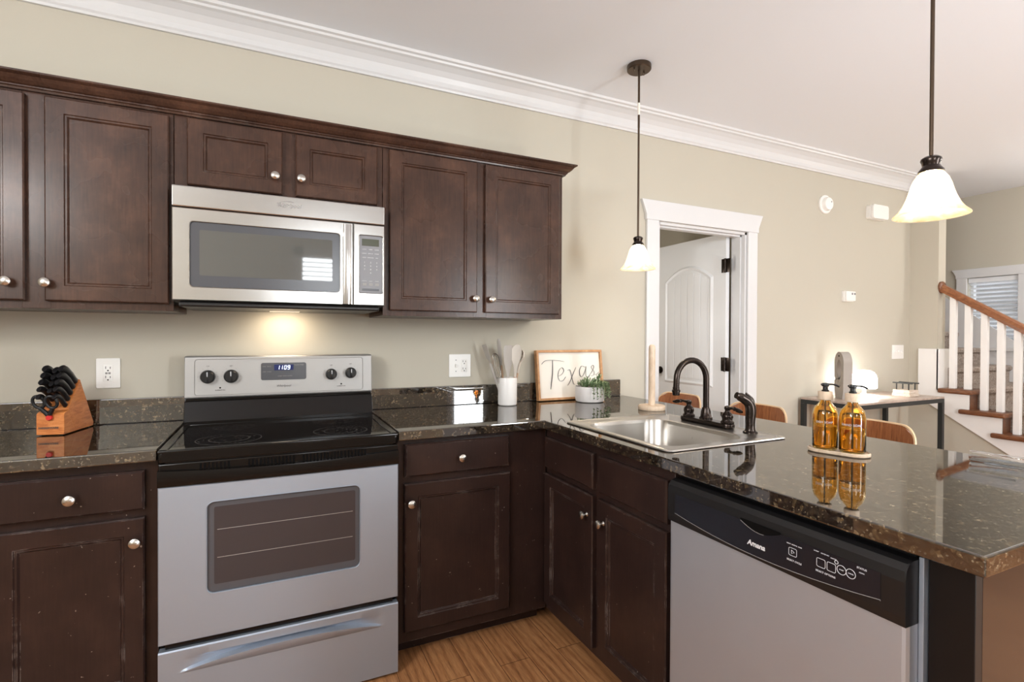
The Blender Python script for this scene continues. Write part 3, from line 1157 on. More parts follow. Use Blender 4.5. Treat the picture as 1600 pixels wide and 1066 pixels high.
obj('clock_display', B(-0.042, 0.036, YD - 0.0006, YD + 0.002, 1.124, 1.149), LCDB, dp)
DIG = {'1': 'bc', '0': 'abcdef', '9': 'abcdfg'}


def seg_digit(b, ch, x, z, h, y, sh=0.12):
    w_ = h * 0.5
    th = h * 0.12
    P = {'a': (0, h, w_, h), 'b': (w_, h, w_, h / 2), 'c': (w_, h / 2, w_, 0), 'd': (0, 0, w_, 0), 'e': (0, h / 2, 0, 0), 'f': (0, h, 0, h / 2), 'g': (0, h / 2, w_, h / 2)}
    for s in DIG[ch]:
        a, c, d, e = P[s]
        p0 = Vector((x + a + c * sh, y, z + c))
        p1 = Vector((x + d + e * sh, y, z + e))
        tube(b, [p0, p1], th * 0.62, 6)


b = NB()
for ch, x in (('1', -0.030), ('1', -0.0175), ('0', -0.0015), ('9', 0.0125)):
    seg_digit(b, ch, x, 1.1285, 0.0155, YD - 0.0012)
obj('clock_digits', b, DIGIT, dp)
for i, (s_, x, z) in enumerate((('BAKE', -0.081, 1.141), ('BROIL', -0.062, 1.141), ('KEEP', -0.081, 1.118), ('WARM', -0.062, 1.118), ('CLOCK', 0.050, 1.146), ('TIMER', 0.070, 1.146), ('START', -0.018, 1.098), ('TEMP', 0.0, 1.098), ('CANCEL', 0.02, 1.098))):
    text('lettering', s_, 0.0062, PRINTG, dp, (x, BY(z) - 0.0043, z), TX, TZ)
text('lettering', 'Whirlpool', 0.014, PRINTD, bgd, (-0.004, BY(1.055) - 0.0006, 1.055), TX, TZ, shear=0.25)
b = NB()   # dark riser behind the cooktop
box(b, -0.3775, 0.3775, -0.094, -0.03, 0.90, 1.0128, 0.002)
prism(b, [(-0.134, 0.921), (-0.13, 0.932), (-0.104, 1.002), (-0.094, 1.004), (-0.094, 0.905), (-0.134, 0.905)], lambda u, v, d: Vector((d, u, v)), -0.379, 0.379, 0.003)
obj('back_riser', b, BLACK, t, 40)
b = NB()   # cooktop frame with raised rim
prism(b, rrect(-0.3805, 0.3805, -0.6612, -0.06, 0.012, 4), flat(0.0), 0.872, 0.9055, 0.003)
box(b, -0.3805, 0.3805, -0.6612, -0.640, 0.899, 0.9103, 0.004)
box(b, -0.3805, -0.353, -0.66, -0.12, 0.899, 0.9103, 0.004)
box(b, 0.353, 0.3805, -0.66, -0.12, 0.899, 0.9103, 0.004)
box(b, -0.3805, 0.3805, -0.14, -0.12, 0.899, 0.9103, 0.004)
ck = obj('cooktop', b, BLACK, t, 40)
obj('glass_surface', B(-0.352, 0.352, -0.6395, -0.1405, 0.9055, 0.9085), GLASSK, ck)
BURN = mat('burner_print', srgb(52, 46, 44), 0.25)
for x, y, r in ((-0.19, -0.515, 0.105), (0.19, -0.505, 0.1), (-0.19, -0.25, 0.075), (0.19, -0.25, 0.085)):
    b = NB()
    for r0 in (r, r * 0.62):
        n = 40
        loft(b, [[Vector((x + q * math.cos(2 * PI * i / n), y + q * math.sin(2 * PI * i / n), 0.9087)) for i in range(n)] for q in (r0 - 0.003, r0)], True, False, False)
    for i in range(60):
        a, q = random.uniform(0, 2 * PI), r * math.sqrt(random.random()) * 0.95
        px, py = x + q * math.cos(a), y + q * math.sin(a)
        box(b, px - 0.0022, px + 0.0022, py - 0.0022, py + 0.0022, 0.9086, 0.90875)
    obj('burner_marking', b, BURN, ck)
# vent band above the oven door
b = NB()
box(b, -0.3775, 0.3775, -0.661, -0.62, 0.803, 0.868, 0.004)
bow = lambda u: 0.006 * (1 - (u / 0.378) ** 2)
loops = []
for i in range(17):
    u = -0.3785 + 0.757 * i / 16
    k = 0.012 * (1 - (2 * i / 16 - 1) ** 2)
    loops.append([Vector((u, -0.655, 0.7975)), Vector((u, -0.673 - bow(u), 0.7975)), Vector((u, -0.675 - bow(u), 0.826 + 0.002)), Vector((u, -0.673 - bow(u), 0.848 - k)), Vector((u, -0.655, 0.850 - k))])
loft(b, loops)
vb = obj('vent_band', b, BLACK, t, 40)
for s, e in ((-0.265, -0.178), (-0.125, 0.015), (0.045, 0.175), (0.185, 0.262)):
    b = NB()
    u = s
    while u < e:
        box(b, u, u + 0.006, -0.6635, -0.6605, 0.838, 0.862)
        u += 0.0115
    obj('vent_grille', b, SHADOWGAP, vb)
# oven door
mp = face_y(-0.64)
b = NB()
frame_with_hole(b, mp, (-0.3775, 0.3775, 0.296, 0.796), (-0.243, 0.2365, 0.437, 0.734, 0.02), 0.0, 0.0318)
od = obj('oven_door', b, SATIN, t, 30)
b = NB()
prism(b, rrect(-0.2425, 0.236, 0.4375, 0.7335, 0.02), mp, 0.002, 0.0262)
ow = obj('oven_window', b, DKGREY, od, 40)
b = NB()
prism(b, rrect(-0.224, 0.222, 0.462, 0.716, 0.006), mp, 0.0264, 0.0268)
obj('window_glass', b, OVGL, ow)
b = NB()
for z in (0.548, 0.640):
    box(b, -0.215, 0.213, -0.6671, -0.6667, z, z + 0.0016)
obj('oven_rack', b, PRINTG, ow)
b = NB()
hh = rrect(-0.2445, 0.238, 0.4355, 0.7355, 0.021, 5)
tube(b, [mp(u, v, 0.0325) for u, v in hh + hh[:1]], 0.0016, 6)
obj('window_bead', b, SATIN, od, 60)
# storage drawer with scooped pull
b = NB()
ZB, ZT = 0.012, 0.274
N_ = 64
cols_ = []
for i in range(N_ + 1):
    u = -0.3775 + 0.755 * i / N_
    s_ = max(0.0, 1 - (u / 0.316) ** 2)
    lo, hi, rt = 0.197, 0.198 + 0.038 * s_ ** 0.75, 0.246
    col = [(ZB, 0.0318), (0.10, 0.0318), (lo - 0.004, 0.0318)]
    for k in range(9):
        f = k / 8
        col.append((lo + f * (hi - lo), 0.0318 + 0.019 * s_ ** 0.6 * math.sin(PI / 2 * f) ** 0.8))
    for k in range(1, 8):
        f = k / 8
        col.append((hi + f * (rt - hi), 0.0318 - 0.014 * s_ ** 0.6 * (1 - f) ** 0.5))
    col += [(rt, 0.0318), (ZT - 0.004, 0.0318), (ZT, 0.028)]
    cols_.append([b.verts.new(mp(u, z, d)) for z, d in col])
rows = [[c[k] for c in cols_] for k in range(len(cols_[0]))]
for a, c in zip(rows, rows[1:]):
    for i in range(N_):
        b.faces.new((a[i], a[i + 1], c[i + 1], c[i]))
bk = [[b.verts.new(mp(u, z, 0)) for u in (-0.3775, 0.3775)] for z in (ZB, ZT)]
b.faces.new((rows[-1][0], *rows[-1][1:], bk[1][1], bk[1][0]))
b.faces.new((*reversed(rows[0]), bk[0][0], bk[0][1]))
b.faces.new([r_[0] for r_ in rows] + [bk[1][0], bk[0][0]])
b.faces.new([r_[-1] for r_ in reversed(rows)] + [bk[0][1], bk[1][1]])
obj('storage_drawer', b, SATIN, t, 35)

# ------------------------------------------------------------------ base cabinets
YB = -0.605      # face frame on the back wall run
XB = 1.05        # face frame on the peninsula
CB = 0.877       # underside of the worktop


def base_body(bm, x0, x1, y0, y1, mp, u0, u1, stile_l, stile_r):
    pass


def base_cabinet(name, label, x0, x1, fronts, knobs, frame_to=None):
    t = thing(name, label, 'cabinet', ((x0 + x1) / 2, -0.3, 0))
    b = NB()
    box(b, x0 + 0.0006, x1 - 0.0006, YB, -0.002, 0.075, CB - 0.0006, 0.001, 1)
    obj('body', b, CABL, t)
    obj('toe_kick', B(x0 + 0.0006, x1 - 0.0006, -0.525, -0.50, 0.0, 0.0745), CABL, t)
    if frame_to:
        return t
    for i, (k, a, c, z2, z3) in enumerate(fronts):
        b = NB()
        (panel_door if k == 'door' else slab_front)(b, face_y(YB - 0.0008), a, c, z2, z3, 0.02)
        d = obj(k, b, CABL, t)
        kx, kz = knobs[i]
        knob(d, (kx, YB - 0.0205, kz), (0, -1, 0))
    return t


base_cabinet('base_cabinet', 'dark wooden base cabinet left of the range under the knife block', -0.83, -0.3855, [('drawer', -0.79, -0.42, 0.722, 0.846), ('door', -0.79, -0.42, 0.122, 0.697)], [(-0.603, 0.78), (-0.442, 0.625)])
base_cabinet('base_cabinet', 'dark wooden base cabinet at the far left end of the worktop', -1.225, -0.8305, [('drawer', -1.19, -0.865, 0.722, 0.846), ('door', -1.19, -0.865, 0.122, 0.697)], [(-1.03, 0.78), (-0.887, 0.625)])
base_cabinet('base_cabinet', 'scuffed dark wooden base cabinet between the range and the corner', 0.386, 1.048, [('drawer', 0.414, 0.859, 0.728, 0.856), ('door', 0.413, 0.863, 0.122, 0.701)], [(0.642, 0.787), (0.436, 0.628)])
# sink base on the peninsula
XP1 = 1.64       # back of the peninsula cabinets
t = thing('sink_base_cabinet', 'scuffed dark wooden sink cabinet with two doors in the peninsula', 'cabinet', (1.35, -1.0, 0))
b = NB()
box(b, XB, XB + 0.02, -1.404, -0.6065, 0.075, CB - 0.0006, 0.001, 1)
box(b, XB + 0.02, XP1, -1.404, -1.386, 0.1, CB - 0.0006)
box(b, XB + 0.02, XP1, -0.625, -0.607, 0.1, CB - 0.0006)
box(b, XP1 - 0.018, XP1, -1.386, -0.625, 0.1, CB - 0.0006)
box(b, XB + 0.02, XP1 - 0.018, -1.386, -0.625, 0.1, 0.118)
obj('body', b, CABL, t)
obj('toe_kick', B(XB + 0.07, XB + 0.09, -1.404, -0.505, 0.0, 0.0745), CABL, t)
mp = face_x(XB - 0.0008)
for y0, y1, ky in ((-0.992, -0.622, -0.922), (-1.388, -1.027, -1.03 - 0.012)):
    b = NB()
    slab_front(b, mp, y0, y1, 0.706, 0.840)
    obj('false_drawer_front', b, CABL, t)
    b = NB()
    panel_door(b, mp, y0, y1, 0.108, 0.681)
    d = obj('door', b, CABL, t)
    knob(d, (XB - 0.0205, -0.955 if ky > -1 else -1.062, 0.602), (-1, 0, 0))

# ------------------------------------------------------------------ dishwasher
XD0 = 1.003
t = thing('dishwasher', 'stainless steel dishwasher with black control panel in the peninsula', 'dishwasher', (1.3, -1.75, 0))
Y0, Y1 = -2.054, -1.432
b = NB()
box(b, XB + 0.002, XP1 - 0.02, Y0 + 0.01, Y1 - 0.005, 0.08, 0.865)
box(b, XB + 0.06, XB + 0.08, Y0 + 0.006, Y1 - 0.006, 0.0, 0.11)
obj('body', b, BLACKP, t)
b = NB()
mp = face_x(XD0 + 0.045)
PB = 0.742
lp = lambda d, i: [mp(Y0 + i, 0.115, d), mp(Y1 - i, 0.115, d), mp(Y1 - i, PB, d), mp(Y0 + i, PB, d)]
loft(b, [lp(0, 0), lp(0.036, 0), lp(0.043, 0.003), lp(0.045, 0.009)])
obj('door', b, SATIN2, t, 40)
# control panel, rolled over at the top, with a curved inset
b = NB()
cs = [(0.0, PB + 0.0006), (0.05, PB + 0.0006), (0.052, 0.76), (0.052, 0.826), (0.049, 0.846), (0.040, 0.858), (0.026, 0.862), (0.0, 0.862)]
loft(b, [[mp(y, z, d) for d, z in cs] for y in (Y0, Y0 + 0.003, Y1 - 0.003, Y1)])
cpn = obj('control_panel', b, BLACKP, t, 40)
b = NB()
ya, yb2 = -2.012, -1.462
ins = [(ya, 0.828), (ya, 0.775)]
for k in range(13):
    s = k / 12
    ins.append((ya + (yb2 - ya) * s, 0.777 - 0.022 * (1 - (2 * s - 1) ** 2) - 0.006 * s))
ins += [(yb2, 0.80), (yb2, 0.826)]
prism(b, ins, mp, 0.0522, 0.0534)
ip = obj('control_inset', b, mat('blue_black_plastic', srgb(24, 25, 32), 0.25), cpn)
b = NB()
tube(b, [mp(y, z - 0.0008, 0.0532) for y, z in ins[1:15]], 0.0007, 6)
obj('inset_edge', b, PRINTG, cpn)
b = NB()   # finger pocket
pk = [(-1.80, 0.831), (-1.69, 0.831)]
for k in range(11):
    s = k / 10
    pk.append((-1.69 - 0.11 * s, 0.826 - 0.016 * math.sin(PI * s)))
prism(b, pk, mp, 0.0534, 0.0540)
hp = obj('handle_pocket', b, SHADOWGAP, cpn)
b = NB()
tube(b, [mp(y, z - 0.0008, 0.0542) for y, z in pk[2:9]], 0.0006, 6)
obj('pocket_edge', b, PRINTG, hp)
XT = XD0 + 0.045 - 0.0538
text('lettering', 'Amana', 0.0175, PRINT, cpn, (XT, -1.735, 0.779), SX, TZ, shear=0.2, bold=0.0005)
for s_, y, z, sz in (('HEAVY  NORMAL  RINSE', -1.834, 0.815, 0.0052), ('SELECT CYCLE', -1.834, 0.779, 0.0085), ('HI-TEMP', -1.885, 0.822, 0.0046), ('HEATED DRY', -1.904, 0.8215, 0.0046), ('SANITIZE', -1.922, 0.8195, 0.0046), ('SELECT OPTIONS', -1.905, 0.7815, 0.0085), ('START', -1.9385, 0.803, 0.005), ('CANCEL', -1.957, 0.803, 0.0045), ('STATUS', -1.978, 0.8215, 0.0085), ('CLEAN', -1.978, 0.813, 0.005)):
    text('lettering', s_, sz * 0.64, PRINT, cpn, (XT, y, z), SX, TZ)
for y0, y1, z0, z1 in ((-1.840, -1.821, 0.790, 0.807), (-1.9045, -1.886, 0.791, 0.809), (-1.9265, -1.9085, 0.791, 0.809)):
    b = NB()
    hh = rrect(y0, y1, z0, z1, 0.003, 3)
    tube(b, [mp(u, v, 0.0538) for u, v in hh + hh[:1]], 0.0005, 6)
    obj('button_outline', b, PRINT, cpn)
b = NB()
tr = [(-1.8275, 0.8025), (-1.8275, 0.7945), (-1.8345, 0.7985), (-1.8275, 0.8025)]
tube(b, [mp(u, v, 0.0538) for u, v in tr], 0.0006, 6)
obj('start_symbol', b, PRINT, cpn)
for y, r in ((-1.9385, 0.0092), (-1.957, 0.0092), (-1.928, 0.0035)):
    b = NB()
    z = 0.803 if r > 0.005 else 0.815
    tube(b, [mp(y + r * math.cos(2 * PI * k / 24), z + r * math.sin(2 * PI * k / 24), 0.0538) for k in range(25)], 0.0006, 6)
    obj('button_outline', b, PRINT, cpn)
# light side trim between dishwasher and end stile
obj('side_trim', B(XB - 0.012, XB + 0.03, Y0 - 0.009, Y0 - 0.0005, 0.1, 0.868, 0.001), SATIN, t)

# peninsula end: stile and finished panels
PEND = mat('glossy_espresso_panel', srgb(44, 37, 36), 0.12, spec=0.5)
t = thing('peninsula_end_panel', 'glossy dark wooden end panel closing the peninsula beside the dishwasher', 'end panel', (1.35, -2.1, 0))
b = NB()
box(b, XB, XB + 0.025, -2.135, -2.0645, 0.0, CB - 0.0006, 0.002)
obj('stile', b, mat('near_black_stile', srgb(22, 18, 17), 0.4, spec=0.25), t)  # stile coloured darker than the neighbouring cabinet fronts
b = NB()
box(b, XB + 0.0255, XP1 + 0.02, -2.1345, -2.115, 0.0, CB - 0.0006, 0.001)
obj('end_face', b, PEND, t)
b = NB()
box(b, XP1 + 0.001, XP1 + 0.02, -2.1145, -0.003, 0.0, CB - 0.0006)
obj('back_face', b, PEND, t)

# ------------------------------------------------------------------ worktops
GX0, GX1, GYE = 0.3835, 1.93, -2.163
IX = 1.0135


def slab_cells(xs, ys, keep, z0, z1, bev):
    b = bmesh.new()
    V = {}

    def vv(i, j, z):
        if (i, j, z) not in V:
            V[i, j, z] = b.verts.new((xs[i], ys[j], z))
        return V[i, j, z]
    nx, ny = len(xs) - 1, len(ys) - 1
    for i in range(nx):
        for j in range(ny):
            if not keep(i, j):
                continue
            b.faces.new([vv(i, j, z1), vv(i + 1, j, z1), vv(i + 1, j + 1, z1), vv(i, j + 1, z1)])
            b.faces.new([vv(i, j, z0), vv(i, j + 1, z0), vv(i + 1, j + 1, z0), vv(i + 1, j, z0)])
            for di, dj, e in ((-1, 0, ((i, j), (i, j + 1))), (1, 0, ((i + 1, j), (i + 1, j + 1))), (0, -1, ((i, j), (i + 1, j))), (0, 1, ((i, j + 1), (i + 1, j + 1)))):
                a, c = i + di, j + dj
                if not (0 <= a < nx and 0 <= c < ny and keep(a, c)):
                    p, q = e
                    b.faces.new([vv(*p, z0), vv(*q, z0), vv(*q, z1), vv(*p, z1)])
    bmesh.ops.recalc_face_normals(b, faces=b.faces)
    bmesh.ops.dissolve_limit(b, angle_limit=R(1), verts=b.verts, edges=b.edges)
    ed = [e for e in b.edges if len(e.link_faces) == 2 and e.calc_face_angle() > R(50)]
    bmesh.ops.bevel(b, geom=ed, offset=bev, segments=3, affect='EDGES', profile=0.6)
    return b


SX0, SX1, SY0, SY1 = 1.068, 1.622, -1.355, -0.727     # sink rim
xs = [GX0, IX, SX0 + 0.03, SX1 - 0.05, GX1]
ys = [GYE, SY0 + 0.03, SY1 - 0.03, -0.648, -0.001]
b = slab_cells(xs, ys, lambda i, j: (j == 3 or i >= 1) and not (i == 2 and j == 1), CB, 0.914, 0.004)
t = tag(obj('worktop', b, GRAN), 'polished dark granite worktop running round the corner and along the peninsula', 'worktop')
b = NB()
box(b, GX0, 1.893, -0.0215, -0.001, 0.9145, 1.016, 0.003)
obj('backsplash', b, GRAN, t)
b = NB()
box(b, -1.225, -0.3835, -0.648, -0.001, CB, 0.914, 0.004, 3)
t = tag(obj('worktop', b, GRAN), 'polished dark granite worktop left of the range carrying the knife block', 'worktop')
obj('backsplash', B(-1.225, -0.3835, -0.0215, -0.001, 0.9145, 1.016, 0.003), GRAN, t)

# ------------------------------------------------------------------ sink, faucet, sprayer
ZW = 0.9145
t = thing('kitchen_sink', 'stainless steel drop in sink set into the peninsula worktop', 'sink', (1.345, -1.04, ZW))
b = NB()
rl = lambda i0, i1, i2, i3, r, z: [Vector((u, v, z)) for u, v in rrect(SX0 + i0, SX1 - i1, SY0 + i2, SY1 - i3, r, 7)]
loft(b, [rl(0.004, 0.004, 0.004, 0.004, 0.022, ZW), rl(0, 0, 0, 0, 0.025, ZW + 0.002), rl(0.002, 0.002, 0.002, 0.002, 0.025, ZW + 0.006), rl(0.010, 0.010, 0.010, 0.010, 0.025, ZW + 0.0075),
         rl(0.016, 0.016, 0.016, 0.016, 0.024, ZW + 0.004), rl(0.034, 0.118, 0.052, 0.072, 0.075, ZW + 0.004), rl(0.042, 0.126, 0.060, 0.080, 0.072, ZW + 0.001), rl(0.046, 0.130, 0.064, 0.084, 0.070, ZW - 0.012),
         rl(0.056, 0.140, 0.076, 0.096, 0.066, ZW - 0.13), rl(0.064, 0.148, 0.084, 0.104, 0.06, ZW - 0.155), rl(0.09, 0.174, 0.11, 0.13, 0.045, ZW - 0.165), rl(0.19, 0.26, 0.25, 0.27, 0.03, ZW - 0.170)], True, False, True)
obj('basin', b, SINK, t, 40)
b = NB()
lathe(b, [(0.044, 0), (0.044, 0.003), (0.036, 0.0045), (0.03, 0.001), (0.008, 0.0015), (0.007, 0.006), (0.003, 0.007)], (1.30, -1.045, ZW - 0.1697), (0, 0, 1), 28)
obj('drain', b, NICK, t, 40)
b = NB()
for x, y in ((SX1 - 0.022, SY1 - 0.03), (SX1 - 0.022, SY0 + 0.03)):
    lathe(b, [(0.006, 0), (0.006, 0.002), (0.003, 0.003)], (x, y, ZW + 0.0041), (0, 0, 1), 12)
obj('rim_clips', b, NICK, t, 40)

ZF = ZW + 0.0042
FX = 1.572
t = thing('kitchen_faucet', 'dark bronze gooseneck faucet with two lever handles behind the sink', 'faucet', (FX, -1.02, ZF))
b = NB()
prism(b, rrect(FX - 0.027, FX + 0.027, -1.155, -0.885, 0.026, 7), flat(ZF), 0.0, 0.02, 0.006)
obj('escutcheon', b, BRONZE, t, 40)
FY = -1.012
b = NB()
lathe(b, [(0.026, 0.02), (0.026, 0.026), (0.022, 0.03), (0.0195, 0.05), (0.0165, 0.06), (0.0165, 0.064), (0.0135, 0.068)], (FX + 0.006, FY, ZF), (0, 0, 1), 22)
pts = [(FX + 0.006, FY, ZF + 0.06), (FX + 0.006, FY, ZF + 0.185)]
cxr = 0.0745
for k in range(1, 15):
    a = PI * k / 15
    pts.append((FX + 0.006 - cxr + cxr * math.cos(a), FY + 0.006 * (1 - math.cos(a)), ZF + 0.185 + cxr * 1.06 * math.sin(a)))
pts += [(FX + 0.006 - 2 * cxr, FY + 0.012, ZF + 0.185), (FX + 0.004 - 2 * cxr, FY + 0.012, ZF + 0.150)]
tube(b, pts, 0.0122, 16)
sp_ = obj('spout', b, BRONZE, t, 40)
b = NB()
ex = FX + 0.004 - 2 * cxr
lathe(b, [(0.0165, 0.0), (0.0165, 0.008), (0.0135, 0.011), (0.0135, 0.02)], (ex, FY + 0.012, ZF + 0.136), (0, 0, 1), 18)
lathe(b, [(0.0135, 0.0), (0.0145, 0.004), (0.0145, 0.014)], (ex, FY + 0.012, ZF + 0.123), (0, 0, 1), 18)
obj('aerator', b, BRONZE, sp_, 40)
for hy, dirv in ((-0.922, (-0.25, 1, 0)), (-1.128, (-0.1, -1, 0))):
    b = NB()
    lathe(b, [(0.025, 0.02), (0.0255, 0.026), (0.02, 0.031), (0.0195, 0.036), (0.022, 0.044), (0.021, 0.054), (0.0145, 0.061), (0.0095, 0.066), (0.0095, 0.072), (0.0125, 0.078), (0.0105, 0.086), (0.004, 0.089)], (FX, hy, ZF), (0, 0, 1), 20)
    d = Vector(dirv).normalized()
    o = Vector((FX, hy, ZF + 0.078))
    L_ = [(0.004, 0.0085), (0.02, 0.006), (0.032, 0.0055), (0.038, 0.0085), (0.043, 0.006), (0.052, 0.0088), (0.066, 0.0078), (0.078, 0.0035)]
    tube(b, [o + d * s + Vector((0, 0, 0.004 * math.sin(s * 60))) for s, _ in L_], [r for _, r in L_], 12)
    obj('lever_handle', b, BRONZE, t, 50)
SYP = -1.235
t = thing('sink_sprayer', 'dark bronze side sprayer standing right of the faucet on the sink rim', 'sprayer', (FX, SYP, ZF))
b = NB()
lathe(b, [(0.026, 0), (0.026, 0.004), (0.019, 0.009), (0.017, 0.018), (0.0165, 0.03)], (FX, SYP, ZF), (0, 0, 1), 22)
obj('holder', b, BRONZE, t, 40)
b = NB()
P_ = spline([(FX, SYP, ZF + 0.02), (FX, SYP, ZF + 0.05), (FX + 0.002, SYP, ZF + 0.085), (FX - 0.004, SYP + 0.004, ZF + 0.112), (FX - 0.026, SYP + 0.012, ZF + 0.130), (FX - 0.052, SYP + 0.02, ZF + 0.142)], 5)
n = len(P_)
tube(b, P_, [0.0155 + 0.0035 * math.sin(PI * min(1, i / n * 1.1)) - (0.003 if i > n * 0.85 else 0) for i in range(n)], 16)
sb = obj('wand', b, BRONZE, t, 50)
b = NB()
tube(b, spline([(FX + 0.016, SYP, ZF + 0.075), (FX + 0.02, SYP, ZF + 0.1), (FX + 0.014, SYP + 0.003, ZF + 0.126), (FX - 0.012, SYP + 0.011, ZF + 0.148)], 5), [(0.004, 0.004)] * 16, 8)
obj('trigger', b, BRONZE, sb, 50)

# ------------------------------------------------------------------ things on the worktop
ZT0 = 0.9145
# paper towel holder
t = thing('paper_towel_holder', 'empty wooden paper towel holder with round base behind the sink', 'paper towel holder', (1.668, -0.572, ZT0))
b = NB()
lathe(b, [(0.064, 0), (0.066, 0.003), (0.066, 0.018), (0.062, 0.023)], (1.668, -0.572, ZT0), (0, 0, 1), 40)
obj('base', b, BEECH, t, 40)
b = NB()
lathe(b, [(0.0165, 0.0232), (0.0165, 0.30), (0.0155, 0.315), (0.012, 0.322), (0.005, 0.325)], (1.668, -0.572, ZT0), (0, 0, 1), 22)
obj('rod', b, BEECH, t, 40)

# utensil crock
CX, CY = 1.079, -0.126
t = thing('utensil_crock', 'tall white ceramic crock holding cooking utensils by the wall', 'crock', (CX, CY, ZT0))
b = NB()
lathe(b, [(0.044, 0), (0.049, 0.004), (0.050, 0.01), (0.051, 0.142), (0.0495, 0.146), (0.047, 0.144), (0.0455, 0.02), (0.02, 0.014)], (CX, CY, ZT0), (0, 0, 1), 36)
obj('crock_body', b, CERW, t, 40)


def utensil(name, label, cat, base, tipdir, length, hm, head, mhead):
    """handle from inside the crock along tipdir; head(b, origin, matrix) builds the working end."""
    o = Vector((CX + base[0], CY + base[1], ZT0 + 0.021))
    d = Vector(tipdir).normalized()
    t = thing(name, label, cat, o, 'utensils in the crock')
    b = NB()
    tube(b, [o, o + d * (length - 0.02), o + d * length], [0.0075, 0.0085, 0.0075], 10)
    obj('handle', b, hm, t, 40)
    b = NB()
    e = o + d * length
    # local frame: z along handle, x = blade width, y = blade normal
    head(b, e, d)
    obj('head', b, mhead, t, 45)
    return t


def blade(widths, normal, th=0.005, bend=0.0, curl=0.0):
    def f(b, e, d):
        nrm = (Vector(normal) - d * Vector(normal).dot(d)).normalized()
        wd = d.cross(nrm).normalized()
        loops = []
        for s, w_ in widths:
            c = e + d * s + nrm * (bend * math.sin(s * 14) + curl * s * s)
            cup = 0.25 * w_ if curl else 0.0
            loops.append([c - wd * w_ + nrm * cup, c - wd * w_ * 0.6 + nrm * (th / 2), c + nrm * th, c + wd * w_ * 0.6 + nrm * (th / 2), c + wd * w_ + nrm * cup, c + wd * w_ * 0.6 - nrm * (th / 2), c - nrm * (th / 2), c - wd * w_ * 0.6 - nrm * (th / 2)])
        loft(b, loops)
    return f


utensil('spatula', 'wide grey flat turner at the front of the crock', 'spatula', (-0.008, -0.025), (-0.035, -0.08, 1), 0.125, BEECHH, blade([(-0.01, 0.006), (0.02, 0.010), (0.05, 0.02), (0.085, 0.031), (0.12, 0.034), (0.15, 0.034), (0.168, 0.030), (0.172, 0.022)], (0.35, -1, 0), 0.004), SILI)
utensil('serving_spoon', 'pale serving spoon with wooden handle just right of the wide turner', 'spoon', (0.016, -0.02), (0.10, -0.1, 1), 0.13, BEECHH, blade([(-0.01, 0.006), (0.02, 0.008), (0.06, 0.012), (0.09, 0.024), (0.12, 0.031), (0.15, 0.028), (0.168, 0.014), (0.172, 0.005)], (-0.9, -0.7, 0), 0.005, 0.012, 0.3), SILIL)
utensil('slotted_spoon', 'grey curved spoon leaning right between pale spoon and ladle', 'spoon', (0.02, 0.0), (0.2, -0.02, 1), 0.13, BEECHH, blade([(-0.01, 0.006), (0.02, 0.008), (0.06, 0.012), (0.09, 0.022), (0.12, 0.027), (0.145, 0.022), (0.16, 0.008)], (-1, -0.25, 0), 0.005, 0.012, 0.5), SILI)


def ladle_head(b, e, d):
    tube(b, spline([e - d * 0.01, e + d * 0.05, e + d * 0.085 + Vector((0.012, 0, 0)), e + d * 0.105 + Vector((0.005, 0, 0))], 4), [0.007] * 13, 8)
    c = e + d * 0.09 + Vector((-0.012, 0.0, 0.006))
    lathe(b, [(0.004, -0.03), (0.022, -0.024), (0.034, -0.008), (0.037, 0.006), (0.035, 0.006), (0.03, -0.008), (0.018, -0.021), (0.004, -0.026)], c, (-0.75, -0.3, 0.25), 22)


utensil('ladle', 'cream soup ladle leaning furthest right in the crock', 'ladle', (0.028, 0.012), (0.26, 0.03, 1), 0.15, BEECHH, ladle_head, SILIL)
utensil('butter_spreader', 'narrow grey spatula blade seen on edge behind the wide turner', 'spatula', (-0.012, 0.012), (-0.10, 0.02, 1), 0.19, BEECHH, blade([(-0.01, 0.006), (0.03, 0.012), (0.08, 0.016), (0.125, 0.015), (0.142, 0.006)], (-1, -0.35, 0), 0.005), SILI)


def whisk_head(b, e, d):
    s1 = d.orthogonal().normalized()
    s2 = d.cross(s1)
    for k in range(5):
        a = PI * k / 5
        v = s1 * math.cos(a) + s2 * math.sin(a)
        P = []
        for i in range(15):
            q = PI * i / 14
            P.append(e + d * (0.135 * math.sin(q) ** 0.8 - 0.005) + v * (0.026 * math.cos(q) * (0.35 + 0.65 * math.sin(q)) * 1.3))
        tube(b, P, 0.0014, 6)


utensil('whisk', 'wire whisk leaning left in the crock', 'whisk', (-0.022, 0.002), (-0.22, -0.03, 1), 0.13, SILI, whisk_head, NICK)
utensil('slotted_turner', 'grey angled turner leaning furthest left out of the crock', 'turner', (-0.018, 0.016), (-0.33, 0.1, 1), 0.21, SILI, blade([(-0.01, 0.006), (0.015, 0.012), (0.03, 0.028), (0.09, 0.032), (0.105, 0.03)], (0.75, 0.1, 1), 0.004), SILI)

# framed sign leaning on the wall
t = thing('framed_sign', 'wood framed white sign with handwritten lettering leaning on the backsplash', 'sign', (1.535, -0.06, ZT0))
